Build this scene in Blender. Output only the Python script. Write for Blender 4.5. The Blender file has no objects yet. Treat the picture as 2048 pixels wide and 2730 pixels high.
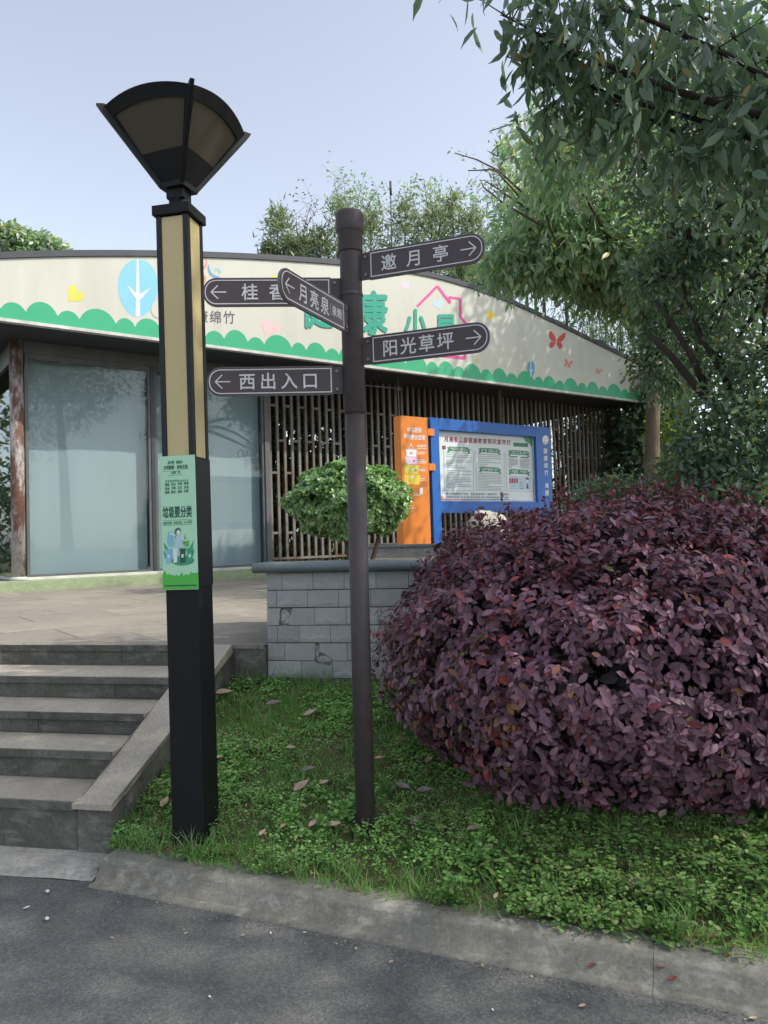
import bpy, bmesh, math, random
import numpy as np
from mathutils import Matrix, Vector, noise

random.seed(7)
RNG = np.random.default_rng(7)
SC = bpy.context.scene
COL = SC.collection
rad = math.radians

# ------------------------------------------------------------------ camera
CAM_Z, F_PX, PX_W, PX_H = 1.55, 2050.0, 2048.0, 2730.0
PITCH, ROLL = rad(1.9), rad(-1.6)
CAM_ROT = Matrix.Rotation(math.pi / 2 + PITCH, 4, 'X') @ Matrix.Rotation(ROLL, 4, 'Z')
cd = bpy.data.cameras.new('camera')
cd.sensor_fit = 'VERTICAL'; cd.sensor_height = 36.0; cd.lens = 36.0 * F_PX / PX_H
cd.clip_start = 0.05; cd.clip_end = 2000.0
cam = bpy.data.objects.new('camera', cd); COL.objects.link(cam)
cam.matrix_world = Matrix.Translation((0, 0, CAM_Z)) @ CAM_ROT
SC.camera = cam

# ------------------------------------------------------------------ sky, sun, exposure
SUN_AZ, SUN_EL = -14.0, 46.0          # degrees; azimuth measured from +X towards +Y
world = bpy.data.worlds.new('World'); SC.world = world; world.use_nodes = True
wn = world.node_tree.nodes; wl = world.node_tree.links; wn.clear()
sky = wn.new('ShaderNodeTexSky'); sky.sky_type = 'NISHITA'; sky.sun_disc = False
sky.sun_elevation = rad(SUN_EL); sky.sun_rotation = rad(90 - SUN_AZ)
sky.air_density = 1.0; sky.dust_density = 2.2; sky.ozone_density = 1.6; sky.altitude = 200
bg = wn.new('ShaderNodeBackground'); bg.inputs['Strength'].default_value = 0.15
wo = wn.new('ShaderNodeOutputWorld')
hz = wn.new('ShaderNodeHueSaturation'); hz.inputs['Saturation'].default_value = 0.50; hz.inputs['Value'].default_value = 0.93   # hazy spring sky
wl.new(sky.outputs[0], hz.inputs['Color']); wl.new(hz.outputs[0], bg.inputs[0]); wl.new(bg.outputs[0], wo.inputs[0])
sd = bpy.data.lights.new('sun', 'SUN'); sd.energy = 2.0; sd.angle = rad(0.6); sd.color = (1.0, 0.94, 0.84)
sun = bpy.data.objects.new('sun', sd); COL.objects.link(sun)
sv = Vector((math.cos(rad(SUN_AZ)) * math.cos(rad(SUN_EL)), math.sin(rad(SUN_AZ)) * math.cos(rad(SUN_EL)), math.sin(rad(SUN_EL))))
sun.rotation_euler = sv.to_track_quat('Z', 'Y').to_euler(); sun.location = sv * 60
SC.view_settings.view_transform = 'Standard'; SC.view_settings.look = 'None'
SC.view_settings.gamma = 1.0; SC.view_settings.use_curve_mapping = False
SC.view_settings.exposure = 1.06
SC.cycles.max_bounces = 8; SC.cycles.transparent_max_bounces = 12

# ------------------------------------------------------------------ measuring helpers (photo pixels -> places)
def ray(x, y):
    return (CAM_ROT @ Vector(((x - PX_W / 2) / F_PX, -(y - PX_H / 2) / F_PX, -1.0, 0))).to_3d()
CO = Vector((0, 0, CAM_Z))
def at_y(x, y, Y): d = ray(x, y); return CO + d * (Y / d.y)
def at_z(x, y, z): d = ray(x, y); return CO + d * ((z - CAM_Z) / d.z)
def at_pl(x, y, n, c): d = ray(x, y); return CO + d * ((c - n.dot(CO)) / n.dot(d))

# frames: A/B = steps and planter, E/N = building
A = Vector((0.979, -0.206, 0)).normalized(); B = Vector((-A.y, A.x, 0)); OB = Vector((-0.816, 5.225, 0))
def uvz(u, v, z=0.0): return OB + A * u + B * v + Vector((0, 0, z))
TH = rad(35.5)
E = Vector((math.cos(TH), math.sin(TH), 0)); N = Vector((math.sin(TH), -math.cos(TH), 0)); Z = Vector((0, 0, 1))
def bld(s, t, c): return E * s + N * c + Z * t      # s along the building, t height, c signed distance along N

# ------------------------------------------------------------------ object helpers
WM = {}
def setp(o, label=None, category=None, group=None, kind=None):
    if label: o['label'] = label
    if category: o['category'] = category
    if group: o['group'] = group
    if kind: o['kind'] = kind
    return o
def link(name, data, parent=None, M=None, mat=None):
    o = bpy.data.objects.new(name, data); COL.objects.link(o)
    M = M.copy() if M is not None else Matrix.Identity(4)
    if parent is not None:
        o.parent = parent; o.matrix_parent_inverse = WM[parent.name].inverted()
    o.matrix_basis = M; WM[o.name] = M
    if mat is not None and data is not None and len(data.materials) == 0: data.materials.append(mat)
    return o
def thing(name, loc, label, category, group=None):
    return setp(link(name, None, None, Matrix.Translation(loc)), label, category, group)
def frame(o, x, y, z):
    m = Matrix.Identity(4)
    for i, v in enumerate((x, y, z, o)):
        for r in range(3): m[r][i] = v[r]
    return m

class MB:
    def __init__(s): s.v = []; s.f = []; s.sm = []
    def add(s, vs, fs, smooth=False):
        k = len(s.v); s.v += [tuple(p) for p in vs]
        for f in fs: s.f.append([i + k for i in f]); s.sm.append(smooth)
        return s
    def box(s, c, d, fr=None, bevel=0.0):
        fr = fr or Matrix.Identity(4)
        bm = bmesh.new(); bmesh.ops.create_cube(bm, size=1.0)
        for v in bm.verts: v.co = Vector((v.co.x * d[0], v.co.y * d[1], v.co.z * d[2]))
        if bevel: bmesh.ops.bevel(bm, geom=bm.edges[:], offset=bevel, segments=2, profile=0.7, affect='EDGES')
        bm.verts.index_update()
        s.add([fr @ (v.co + Vector(c)) for v in bm.verts], [[v.index for v in f.verts] for f in bm.faces]); bm.free()
        return s
    def prism(s, poly, h, fr, smooth=False):         # poly in local xy, extruded along local z by h (from 0)
        n = len(poly)
        s.add([fr @ Vector((p[0], p[1], 0)) for p in poly] + [fr @ Vector((p[0], p[1], h)) for p in poly],
              [list(range(n))[::-1], list(range(n, 2 * n))] + [[i, (i + 1) % n, (i + 1) % n + n, i + n] for i in range(n)], False)
        return s
    def flat(s, pts): s.add(pts, [list(range(len(pts)))]); return s
    def tube(s, pts, rs, n=8, cap=True):
        pts = [Vector(p) for p in pts]
        if not isinstance(rs, (list, tuple)): rs = [rs] * len(pts)
        vs = []; fs = []
        ref = Vector((0.31, 0.17, 0.93))
        for i, p in enumerate(pts):
            d = (pts[min(i + 1, len(pts) - 1)] - pts[max(i - 1, 0)]).normalized()
            a = d.cross(ref)
            if a.length < 1e-3: a = d.cross(Vector((1, 0, 0)))
            a.normalize(); b = d.cross(a)
            for k in range(n):
                t = 2 * math.pi * k / n
                vs.append(p + (a * math.cos(t) + b * math.sin(t)) * rs[i])
        for i in range(len(pts) - 1):
            for k in range(n): fs.append([i * n + k, i * n + (k + 1) % n, (i + 1) * n + (k + 1) % n, (i + 1) * n + k])
        s.add(vs, fs, True)
        if cap:
            k0 = len(s.v) - len(vs)
            s.f.append([k0 + k for k in range(n)][::-1]); s.sm.append(False)
            s.f.append([k0 + len(vs) - n + k for k in range(n)]); s.sm.append(False)
        return s
    def lathe(s, prof, c, n=24):                     # prof: (r, z)
        vs = []; fs = []
        for r, z in prof:
            for k in range(n):
                t = 2 * math.pi * k / n; vs.append((c[0] + r * math.cos(t), c[1] + r * math.sin(t), c[2] + z))
        for i in range(len(prof) - 1):
            for k in range(n): fs.append([i * n + k, i * n + (k + 1) % n, (i + 1) * n + (k + 1) % n, (i + 1) * n + k])
        s.add(vs, fs, True)
        k0 = len(s.v) - len(vs)
        s.f.append([k0 + k for k in range(n)][::-1]); s.sm.append(False)
        s.f.append([k0 + len(vs) - n + k for k in range(n)]); s.sm.append(False)
        return s
    def mesh(s, name):
        m = bpy.data.meshes.new(name); m.from_pydata(s.v, [], s.f); m.update()
        m.polygons.foreach_set('use_smooth', s.sm)
        return m
    def build(s, name, mat, parent=None, M=None): return link(name, s.mesh(name), parent, M, mat)

def clip_poly(poly, a, n):
    """keep the part of a 2D polygon where (p-a).n >= 0"""
    out = []
    for i in range(len(poly)):
        p, q = poly[i], poly[(i + 1) % len(poly)]
        dp = (p[0] - a[0]) * n[0] + (p[1] - a[1]) * n[1]; dq = (q[0] - a[0]) * n[0] + (q[1] - a[1]) * n[1]
        if dp >= 0: out.append(p)
        if (dp >= 0) != (dq >= 0):
            t = dp / (dp - dq); out.append((p[0] + (q[0] - p[0]) * t, p[1] + (q[1] - p[1]) * t))
    return out

# ------------------------------------------------------------------ materials
def newmat(name):
    m = bpy.data.materials.new(name); m.use_nodes = True
    nt = m.node_tree; b = nt.nodes['Principled BSDF']
    return m, nt, b
def ramp_mix(nt, fac, c1, c2, p0=0.3, p1=0.7):
    r = nt.nodes.new('ShaderNodeValToRGB'); nt.links.new(fac, r.inputs[0])
    r.color_ramp.elements[0].position = p0; r.color_ramp.elements[1].position = p1
    r.color_ramp.elements[0].color = (*c1, 1); r.color_ramp.elements[1].color = (*c2, 1)
    return r.outputs[0]
def tex_noise(nt, scale, detail=6, rough=0.6, stretch=None):
    g = nt.nodes.new('ShaderNodeNewGeometry'); t = nt.nodes.new('ShaderNodeTexNoise')
    t.inputs['Scale'].default_value = scale; t.inputs['Detail'].default_value = detail; t.inputs['Roughness'].default_value = rough
    if stretch:
        mp = nt.nodes.new('ShaderNodeMapping'); mp.inputs['Scale'].default_value = stretch
        nt.links.new(g.outputs['Position'], mp.inputs[0]); nt.links.new(mp.outputs[0], t.inputs[0])
    else: nt.links.new(g.outputs['Position'], t.inputs[0])
    return t.outputs[0]
def mixc(nt, fac, a, b, mode='MIX'):
    m = nt.nodes.new('ShaderNodeMix'); m.data_type = 'RGBA'; m.blend_type = mode
    for sock, val in ((0, fac), (6, a), (7, b)):
        if hasattr(val, 'is_linked') or hasattr(val, 'links'): nt.links.new(val, m.inputs[sock])
        elif isinstance(val, (int, float)): m.inputs[sock].default_value = val
        else: m.inputs[sock].default_value = (*val, 1)
    return m.outputs[2]
def bump(nt, b, h, strength, dist):
    n = nt.nodes.new('ShaderNodeBump'); n.inputs['Strength'].default_value = strength; n.inputs['Distance'].default_value = dist
    nt.links.new(h, n.inputs['Height']); nt.links.new(n.outputs[0], b.inputs['Normal'])
def pm(name, c1, c2=None, scale=6, rough=0.6, bmp=0.0, bscale=60, spec=0.4, metal=0.0, p0=0.3, p1=0.7, stretch=None):
    m, nt, b = newmat(name)
    b.inputs['Roughness'].default_value = rough; b.inputs['Specular IOR Level'].default_value = spec; b.inputs['Metallic'].default_value = metal
    if c2 is None: c2 = tuple(x * 0.88 for x in c1)
    c = ramp_mix(nt, tex_noise(nt, scale, stretch=stretch), c1, c2, p0, p1)
    nt.links.new(c, b.inputs['Base Color'])
    if bmp: bump(nt, b, tex_noise(nt, bscale, 5), bmp, 0.01)
    return m
def concrete(name, base, dark, stain, sc=3.0, fine=45, moss=None):
    m, nt, b = newmat(name); b.inputs['Roughness'].default_value = 0.88; b.inputs['Specular IOR Level'].default_value = 0.25
    c = ramp_mix(nt, tex_noise(nt, sc, 8, 0.65), base, dark, 0.35, 0.72)
    f = ramp_mix(nt, tex_noise(nt, fine, 4, 0.7), (0.68, 0.68, 0.68), (1.12, 1.12, 1.1), 0.3, 0.7)
    c = mixc(nt, 1.0, c, f, 'MULTIPLY')
    s = ramp_mix(nt, tex_noise(nt, sc * 1.7, 6, 0.7, (1, 1, 2.2)), (0, 0, 0), (1, 1, 1), 0.52, 0.72)
    c = mixc(nt, s, c, stain)
    if moss:
        s2 = ramp_mix(nt, tex_noise(nt, sc * 1.1 + 1.3, 6, 0.7), (0, 0, 0), (1, 1, 1), 0.55, 0.75)
        c = mixc(nt, s2, c, moss)
    nt.links.new(c, b.inputs['Base Color']); bump(nt, b, tex_noise(nt, fine * 2, 5, 0.7), 0.35, 0.006)
    return m
def leafmat(name, trans=0.35, rough=0.45, spec=0.5, gain=1.0):
    m, nt, b = newmat(name); out = nt.nodes['Material Output']
    a = nt.nodes.new('ShaderNodeAttribute'); a.attribute_name = 'tint'
    b.inputs['Roughness'].default_value = rough; b.inputs['Specular IOR Level'].default_value = spec
    nt.links.new(a.outputs['Color'], b.inputs['Base Color'])
    t = nt.nodes.new('ShaderNodeBsdfTranslucent')
    tc = mixc(nt, 1.0, a.outputs['Color'], (1.2 * gain, 1.5 * gain, 0.85 * gain), 'MULTIPLY'); nt.links.new(tc, t.inputs[0])
    mx = nt.nodes.new('ShaderNodeMixShader'); mx.inputs[0].default_value = trans
    nt.links.new(b.outputs[0], mx.inputs[1]); nt.links.new(t.outputs[0], mx.inputs[2]); nt.links.new(mx.outputs[0], out.inputs[0])
    return m

M = {}
# asphalt: grey binder with lighter stones
m, nt, b = newmat('asphalt'); b.inputs['Roughness'].default_value = 0.85; b.inputs['Specular IOR Level'].default_value = 0.3
g = nt.nodes.new('ShaderNodeNewGeometry')
def voro(scale, feat='F1'):
    v = nt.nodes.new('ShaderNodeTexVoronoi'); v.inputs['Scale'].default_value = scale; v.feature = feat
    nt.links.new(g.outputs['Position'], v.inputs['Vector']); return v
big = ramp_mix(nt, tex_noise(nt, 1.3, 8, 0.6), (0.085, 0.089, 0.088), (0.14, 0.142, 0.135), 0.35, 0.68)
v1 = voro(125); st = ramp_mix(nt, v1.outputs['Color'], (0.78, 0.78, 0.78), (1.36, 1.34, 1.30), 0.3, 0.95)
c = mixc(nt, 1.0, big, st, 'MULTIPLY')
v2 = voro(48); spk = ramp_mix(nt, v2.outputs['Distance'], (1, 1, 1), (0, 0, 0), 0.08, 0.22)
sel = ramp_mix(nt, tex_noise(nt, 31, 2, 0.5), (0, 0, 0), (1, 1, 1), 0.58, 0.66)
spk2 = mixc(nt, 1.0, spk, sel, 'MULTIPLY')
c = mixc(nt, spk2, c, (0.33, 0.31, 0.28))
dirt = ramp_mix(nt, tex_noise(nt, 4.0, 6, 0.7), (0, 0, 0), (0.5, 0.5, 0.5), 0.52, 0.75)
c = mixc(nt, dirt, c, (0.105, 0.098, 0.085))
nt.links.new(c, b.inputs['Base Color']); bump(nt, b, v1.outputs['Distance'], 0.4, 0.004); M['asphalt'] = m

M['kerb'] = concrete('kerb', (0.235, 0.225, 0.19), (0.155, 0.149, 0.125), (0.33, 0.32, 0.285), 7.0, 70, (0.12, 0.105, 0.058))
M['gutter'] = concrete('gutter', (0.42, 0.40, 0.355), (0.28, 0.27, 0.24), (0.48, 0.46, 0.41), 6.0, 60)
M['riser'] = concrete('riser', (0.150, 0.150, 0.132), (0.082, 0.082, 0.070), (0.225, 0.222, 0.20), 3.2, 50, (0.10, 0.10, 0.068))
M['tread'] = concrete('tread', (0.42, 0.375, 0.31), (0.34, 0.305, 0.25), (0.47, 0.415, 0.335), 2.2, 70)
M['paver'] = concrete('paver', (0.30, 0.27, 0.225), (0.25, 0.225, 0.19), (0.33, 0.29, 0.24), 1.6, 70)
M['mortar'] = concrete('mortar', (0.20, 0.19, 0.17), (0.14, 0.13, 0.12), (0.24, 0.23, 0.2), 6, 60)
M['soil'] = pm('soil', (0.13, 0.10, 0.06), (0.085, 0.10, 0.04), 7, 0.95, 0.9, 40, 0.1)
M['bed_soil'] = pm('bed_soil', (0.22, 0.18, 0.13), (0.13, 0.11, 0.08), 5, 0.95, 0.8, 40, 0.1)
M['earth'] = pm('earth', (0.10, 0.10, 0.05), (0.06, 0.075, 0.03), 1.5, 0.95, 0.5, 20, 0.1)
M['tile'] = pm('tile', (0.36, 0.365, 0.355), (0.305, 0.315, 0.31), 14, 0.6, 0.25, 90, 0.35)
def vary(mat, lo, hi, streak=None):
    nt = mat.node_tree; b = nt.nodes['Principled BSDF']; src = b.inputs['Base Color'].links[0].from_socket
    oi = nt.nodes.new('ShaderNodeObjectInfo'); r = ramp_mix(nt, oi.outputs['Random'], (lo, lo, lo), (hi, hi, hi * 0.985), 0.0, 1.0)
    c = mixc(nt, 1.0, src, r, 'MULTIPLY')
    if streak:
        f = ramp_mix(nt, tex_noise(nt, streak, 6, 0.65, (1, 1, 0.12)), (1, 1, 1), (0.86, 0.855, 0.83), 0.48, 0.75); c = mixc(nt, 1.0, c, f, 'MULTIPLY')
    nt.links.new(c, b.inputs['Base Color'])
vary(M['tile'], 0.86, 1.10, 5.0); vary(M['paver'], 0.88, 1.08); vary(M['tread'], 0.92, 1.06); vary(M['riser'], 0.85, 1.12, 4.0)
M['tile_joint'] = pm('tile_joint', (0.05, 0.052, 0.05), None, 20, 0.9)
M['cement'] = concrete('cement', (0.50, 0.49, 0.46), (0.20, 0.20, 0.19), (0.62, 0.61, 0.58), 30, 90)
M['coping'] = pm('coping', (0.135, 0.165, 0.17), (0.10, 0.125, 0.13), 9, 0.45, 0.1, 80, 0.5)
M['ledge'] = concrete('ledge', (0.28, 0.28, 0.26), (0.2, 0.2, 0.185), (0.33, 0.33, 0.3), 5, 60)
M['black'] = pm('black_paint', (0.009, 0.010, 0.011), (0.007, 0.0075, 0.008), 12, 0.55, 0.05, 160, 0.25)
M['black_box'] = pm('black_box', (0.012, 0.013, 0.015), (0.009, 0.010, 0.011), 8, 0.42, 0.03, 120, 0.35)
M['opal'] = pm('opal_tan', (0.52, 0.42, 0.205), (0.49, 0.395, 0.19), 3, 0.35, 0.0, 1, 0.5)
m, nt, b = newmat('shade_acrylic'); b.inputs['Base Color'].default_value = (0.145, 0.120, 0.088, 1); b.inputs['Roughness'].default_value = 0.4
t = nt.nodes.new('ShaderNodeBsdfTranslucent'); t.inputs[0].default_value = (0.155, 0.128, 0.092, 1)
mx = nt.nodes.new('ShaderNodeMixShader'); mx.inputs[0].default_value = 0.45
nt.links.new(b.outputs[0], mx.inputs[1]); nt.links.new(t.outputs[0], mx.inputs[2]); nt.links.new(mx.outputs[0], nt.nodes['Material Output'].inputs[0]); M['shade'] = m
M['post'] = pm('post_brown_grey', (0.064, 0.051, 0.051), (0.050, 0.041, 0.042), 18, 0.55, 0.12, 220, 0.4)
M['sign'] = pm('sign_brown', (0.062, 0.043, 0.047), (0.055, 0.039, 0.043), 6, 0.45, 0.0, 1, 0.45)
M['sign_white'] = pm('sign_white', (0.62, 0.61, 0.62), (0.56, 0.55, 0.56), 25, 0.5)
M['bolt'] = pm('bolt', (0.16, 0.16, 0.165), None, 30, 0.4, 0, 1, 0.5, 0.7)
M['edge_grey'] = pm('edge_grey', (0.16, 0.16, 0.165), (0.11, 0.11, 0.115), 15, 0.5)
M['cream'] = pm('fascia_cream', (0.55, 0.545, 0.475), (0.525, 0.525, 0.465), 0.7, 0.4, 0.0, 1, 0.35)
vary(M['cream'], 1.0, 1.0, 1.6)
M['dark_trim'] = pm('dark_trim', (0.055, 0.06, 0.07), (0.04, 0.045, 0.055), 4, 0.55)
M['white_trim'] = pm('white_trim', (0.62, 0.63, 0.61), (0.42, 0.42, 0.38), 5, 0.5)
M['soffit'] = pm('soffit', (0.045, 0.048, 0.055), (0.03, 0.033, 0.04), 3, 0.7)
M['roof'] = pm('roof_sheet', (0.12, 0.125, 0.13), (0.09, 0.09, 0.1), 3, 0.6)
M['green_print'] = pm('green_print', (0.035, 0.37, 0.185), (0.032, 0.34, 0.17), 2, 0.45)
M['teal_print'] = pm('teal_print', (0.022, 0.33, 0.235), None, 2, 0.45)
M['blue_print'] = pm('blue_print', (0.22, 0.52, 0.68), None, 2, 0.45)
M['navy_print'] = pm('navy_print', (0.11, 0.31, 0.47), None, 2, 0.45)
M['pale_print'] = pm('pale_print', (0.72, 0.79, 0.83), None, 2, 0.45)
M['pale_blue_print'] = pm('pale_blue_print', (0.48, 0.62, 0.72), None, 2, 0.45)
M['yellow_print'] = pm('yellow_print', (0.62, 0.60, 0.10), None, 2, 0.45)
M['gold_print'] = pm('gold_print', (0.75, 0.58, 0.06), None, 2, 0.45)
M['pink_print'] = pm('pink_print', (0.76, 0.48, 0.50), None, 2, 0.45)
M['lilac_print'] = pm('lilac_print', (0.70, 0.54, 0.68), None, 2, 0.45)
M['magenta_print'] = pm('magenta_print', (0.66, 0.07, 0.29), None, 2, 0.45)
M['red_print'] = pm('red_print', (0.56, 0.075, 0.07), None, 2, 0.45)
M['coral_print'] = pm('coral_print', (0.66, 0.22, 0.17), None, 2, 0.45)
M['ink'] = pm('ink', (0.10, 0.10, 0.11), None, 2, 0.5)
M['white_paint'] = pm('white_paint', (0.78, 0.78, 0.77), None, 3, 0.5)
m, nt, b = newmat('rusty_paint'); b.inputs['Roughness'].default_value = 0.7
f = ramp_mix(nt, tex_noise(nt, 4.5, 8, 0.7, (1, 1, 0.35)), (0, 0, 0), (1, 1, 1), 0.46, 0.56)
c = mixc(nt, f, (0.36, 0.33, 0.31), (0.12, 0.055, 0.036)); f2 = ramp_mix(nt, tex_noise(nt, 20, 6, 0.7), (0.75, 0.75, 0.75), (1.15, 1.15, 1.15), 0.3, 0.7)
c = mixc(nt, 1.0, c, f2, 'MULTIPLY'); nt.links.new(c, b.inputs['Base Color']); bump(nt, b, tex_noise(nt, 30, 6, 0.7), 0.3, 0.004); M['rust'] = m
m, nt, b = newmat('lattice_metal'); b.inputs['Roughness'].default_value = 0.65
f = ramp_mix(nt, tex_noise(nt, 2.2, 8, 0.7, (1, 1, 0.45)), (0, 0, 0), (1, 1, 1), 0.42, 0.60)
c = mixc(nt, f, (0.20, 0.185, 0.165), (0.125, 0.075, 0.05)); nt.links.new(c, b.inputs['Base Color']); M['lattice'] = m
M['frame_grey'] = pm('frame_grey', (0.12, 0.13, 0.13), (0.085, 0.09, 0.09), 5, 0.5)
M['mullion'] = pm('mullion', (0.045, 0.06, 0.065), None, 5, 0.4)
M['sill_white'] = pm('sill_white', (0.62, 0.62, 0.58), (0.45, 0.44, 0.40), 3, 0.55)
M['plinth_green'] = concrete('plinth_green', (0.33, 0.40, 0.24), (0.26, 0.33, 0.19), (0.38, 0.40, 0.29), 5, 60)
M['curtain'] = pm('curtain', (0.33, 0.385, 0.39), (0.315, 0.37, 0.38), 1.2, 0.8, 0, 1, 0.2)
m, nt, b = newmat('clear_glass'); out = nt.nodes['Material Output']
tr = nt.nodes.new('ShaderNodeBsdfTransparent'); tr.inputs[0].default_value = (0.90, 0.935, 0.945, 1)
gl = nt.nodes.new('ShaderNodeBsdfGlossy'); gl.inputs['Roughness'].default_value = 0.02; gl.inputs[0].default_value = (0.9, 0.95, 0.95, 1)
lw_ = nt.nodes.new('ShaderNodeLayerWeight'); lw_.inputs[0].default_value = 0.5
pw_ = nt.nodes.new('ShaderNodeMath'); pw_.operation = 'POWER'; pw_.inputs[1].default_value = 4.0; nt.links.new(lw_.outputs['Facing'], pw_.inputs[0])
fr = nt.nodes.new('ShaderNodeMath'); fr.operation = 'MULTIPLY_ADD'; fr.inputs[1].default_value = 0.4; fr.inputs[2].default_value = 0.025; nt.links.new(pw_.outputs[0], fr.inputs[0])
mx = nt.nodes.new('ShaderNodeMixShader'); nt.links.new(fr.outputs[0], mx.inputs[0]); nt.links.new(tr.outputs[0], mx.inputs[1]); nt.links.new(gl.outputs[0], mx.inputs[2])
nt.links.new(mx.outputs[0], out.inputs[0]); M['glass'] = m
M['interior'] = pm('interior', (0.12, 0.12, 0.12), None, 2, 0.9)
M['orange'] = pm('orange_board', (0.72, 0.225, 0.035), (0.68, 0.205, 0.03), 2, 0.42)
M['orange_dark'] = pm('orange_side', (0.62, 0.20, 0.03), None, 2, 0.45)
M['board_blue'] = pm('board_blue', (0.012, 0.125, 0.46), (0.011, 0.11, 0.42), 2, 0.4)
M['paper'] = pm('paper', (0.70, 0.76, 0.77), (0.66, 0.73, 0.75), 1.5, 0.45)
M['banner_green'] = pm('banner_green', (0.035, 0.23, 0.12), None, 3, 0.5)
M['crimson_ink'] = pm('crimson_ink', (0.36, 0.055, 0.08), None, 3, 0.5)
M['grey_ink'] = pm('grey_ink', (0.23, 0.25, 0.26), None, 3, 0.5)
M['poster_green'] = pm('poster_green', (0.42, 0.70, 0.48), (0.40, 0.675, 0.46), 1.5, 0.4)
M['poster_grass'] = pm('poster_grass', (0.075, 0.42, 0.06), (0.09, 0.46, 0.07), 3, 0.4)
M['poster_dark'] = pm('poster_dark', (0.02, 0.11, 0.075), None, 3, 0.4)
M['poster_mid'] = pm('poster_mid', (0.06, 0.32, 0.15), None, 3, 0.4)
M['bark'] = pm('bark', (0.16, 0.125, 0.09), (0.075, 0.06, 0.045), 14, 0.9, 0.9, 30, 0.15, stretch=(1, 1, 0.25))
M['bark_dark'] = pm('bark_dark', (0.06, 0.05, 0.04), (0.035, 0.03, 0.025), 12, 0.9, 0.8, 30, 0.15, stretch=(1, 1, 0.3))
M['culm'] = pm('bamboo_culm', (0.075, 0.085, 0.04), (0.045, 0.05, 0.028), 5, 0.6)
M['stone'] = pm('pale_stone', (0.48, 0.43, 0.36), (0.36, 0.33, 0.28), 6, 0.85, 0.6, 25, 0.2)
M['dry_leaf'] = pm('dry_leaf', (0.52, 0.36, 0.27), (0.34, 0.23, 0.16), 14, 0.7, 0.3, 60, 0.3)
M['grey_leaf'] = pm('grey_leaf', (0.26, 0.22, 0.21), (0.16, 0.135, 0.125), 14, 0.7, 0.3, 60, 0.3)
M['pale_leaf'] = pm('pale_leaf', (0.50, 0.40, 0.28), (0.40, 0.31, 0.20), 14, 0.7, 0.2, 60, 0.3)
M['red_leaf'] = pm('red_leaf', (0.20, 0.06, 0.045), (0.13, 0.04, 0.035), 14, 0.6, 0.2, 60, 0.3)
M['petal'] = pm('white_petal', (0.70, 0.68, 0.64), None, 14, 0.6)
M['leaf_purple'] = leafmat('leaf_purple', 0.22, 0.48, 0.42, 0.7)
M['leaf'] = leafmat('leaf', 0.38, 0.36, 0.55)
M['leaf_pale'] = leafmat('leaf_pale', 0.45, 0.38, 0.6, 1.1)
M['leaf_gloss'] = leafmat('leaf_gloss', 0.25, 0.28, 0.6)
M['leaf_herb'] = leafmat('leaf_herb', 0.35, 0.55, 0.3)
M['facade'] = pm('far_facade', (0.52, 0.49, 0.44), (0.45, 0.43, 0.39), 2, 0.8)

# ------------------------------------------------------------------ lettering
_glyphs = {}
def glyph(ch):
    k = ch
    if k not in _glyphs:
        c = bpy.data.curves.new('g', 'FONT'); c.body = ch; c.resolution_u = 3
        o = bpy.data.objects.new('g', c); COL.objects.link(o)
        me = bpy.data.meshes.new_from_object(o.evaluated_get(bpy.context.evaluated_depsgraph_get()))
        vs = np.array([v.co[:] for v in me.vertices]) if len(me.vertices) else np.zeros((0, 3))
        fs = [list(p.vertices) for p in me.polygons]
        bpy.data.objects.remove(o); bpy.data.curves.remove(c); bpy.data.meshes.remove(me)
        _glyphs[k] = (vs, fs)
    return _glyphs[k]
def put_char(mb, ch, cx, cy, w, h, P, bold=0.01):
    """ch filling a w x h box about (cx, cy) of a plane; P maps plane (x, y) to a point"""
    vs, fs = glyph(ch)
    if not len(vs): return
    lo = vs.min(0); hi = vs.max(0); full = 0.92
    gx, gy = (lo[0] + hi[0]) / 2, (lo[1] + hi[1]) / 2
    if len(ch) == 1 and ord(ch) > 0x2E80: gx, gy = 0.5, 0.38
    sx, sy = w / full, h / full
    offs_ = [(0, 0)] if bold < 0.005 else [(0, 0), (bold, bold * .4), (-bold, -bold * .4), (bold * .4, -bold), (-bold * .4, bold)]
    o = Vector(P(cx, cy)); nn = (Vector(P(cx + w * .2, cy)) - o).cross(Vector(P(cx, cy + h * .2)) - o).normalized()
    for k, (ox, oy) in enumerate(offs_):                # heavier strokes: the glyph repeated with small shifts, each a hair prouder
        mb.add([Vector(P(cx + (v[0] + ox - gx) * sx, cy + (v[1] + oy - gy) * sy)) + nn * (0.00015 * k) for v in vs], fs)
def put_text(mb, s, cx, cy, h, pitch, P, bold=0.01, wr=1.0):
    x0 = cx - pitch * (len(s) - 1) / 2
    for i, ch in enumerate(s):
        if ch != ' ': put_char(mb, ch, x0 + i * pitch, cy, h * wr, h, P, bold)
def dashes(mb, x0, x1, y, h, P, rng, seg=0.6):
    """an unreadable printed line: small blocks the size of its characters"""
    x = x0
    while x < x1:
        w = h * rng.uniform(0.7, 3.5); w = min(w, x1 - x)
        if w > h * 0.3: mb.flat([P(x, y - h / 2), P(x + w, y - h / 2), P(x + w, y + h / 2), P(x, y + h / 2)])
        x += w + h * rng.uniform(0.2, seg)
def ellipse(cx, cy, rx, ry, n=28, a0=0.0, a1=2 * math.pi, rot=0.0):
    out = []
    for i in range(n):
        t = a0 + (a1 - a0) * i / (n if a1 - a0 > 6.28 else n - 1)
        x, y = rx * math.cos(t), ry * math.sin(t)
        out.append((cx + x * math.cos(rot) - y * math.sin(rot), cy + x * math.sin(rot) + y * math.cos(rot)))
    return out
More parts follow.
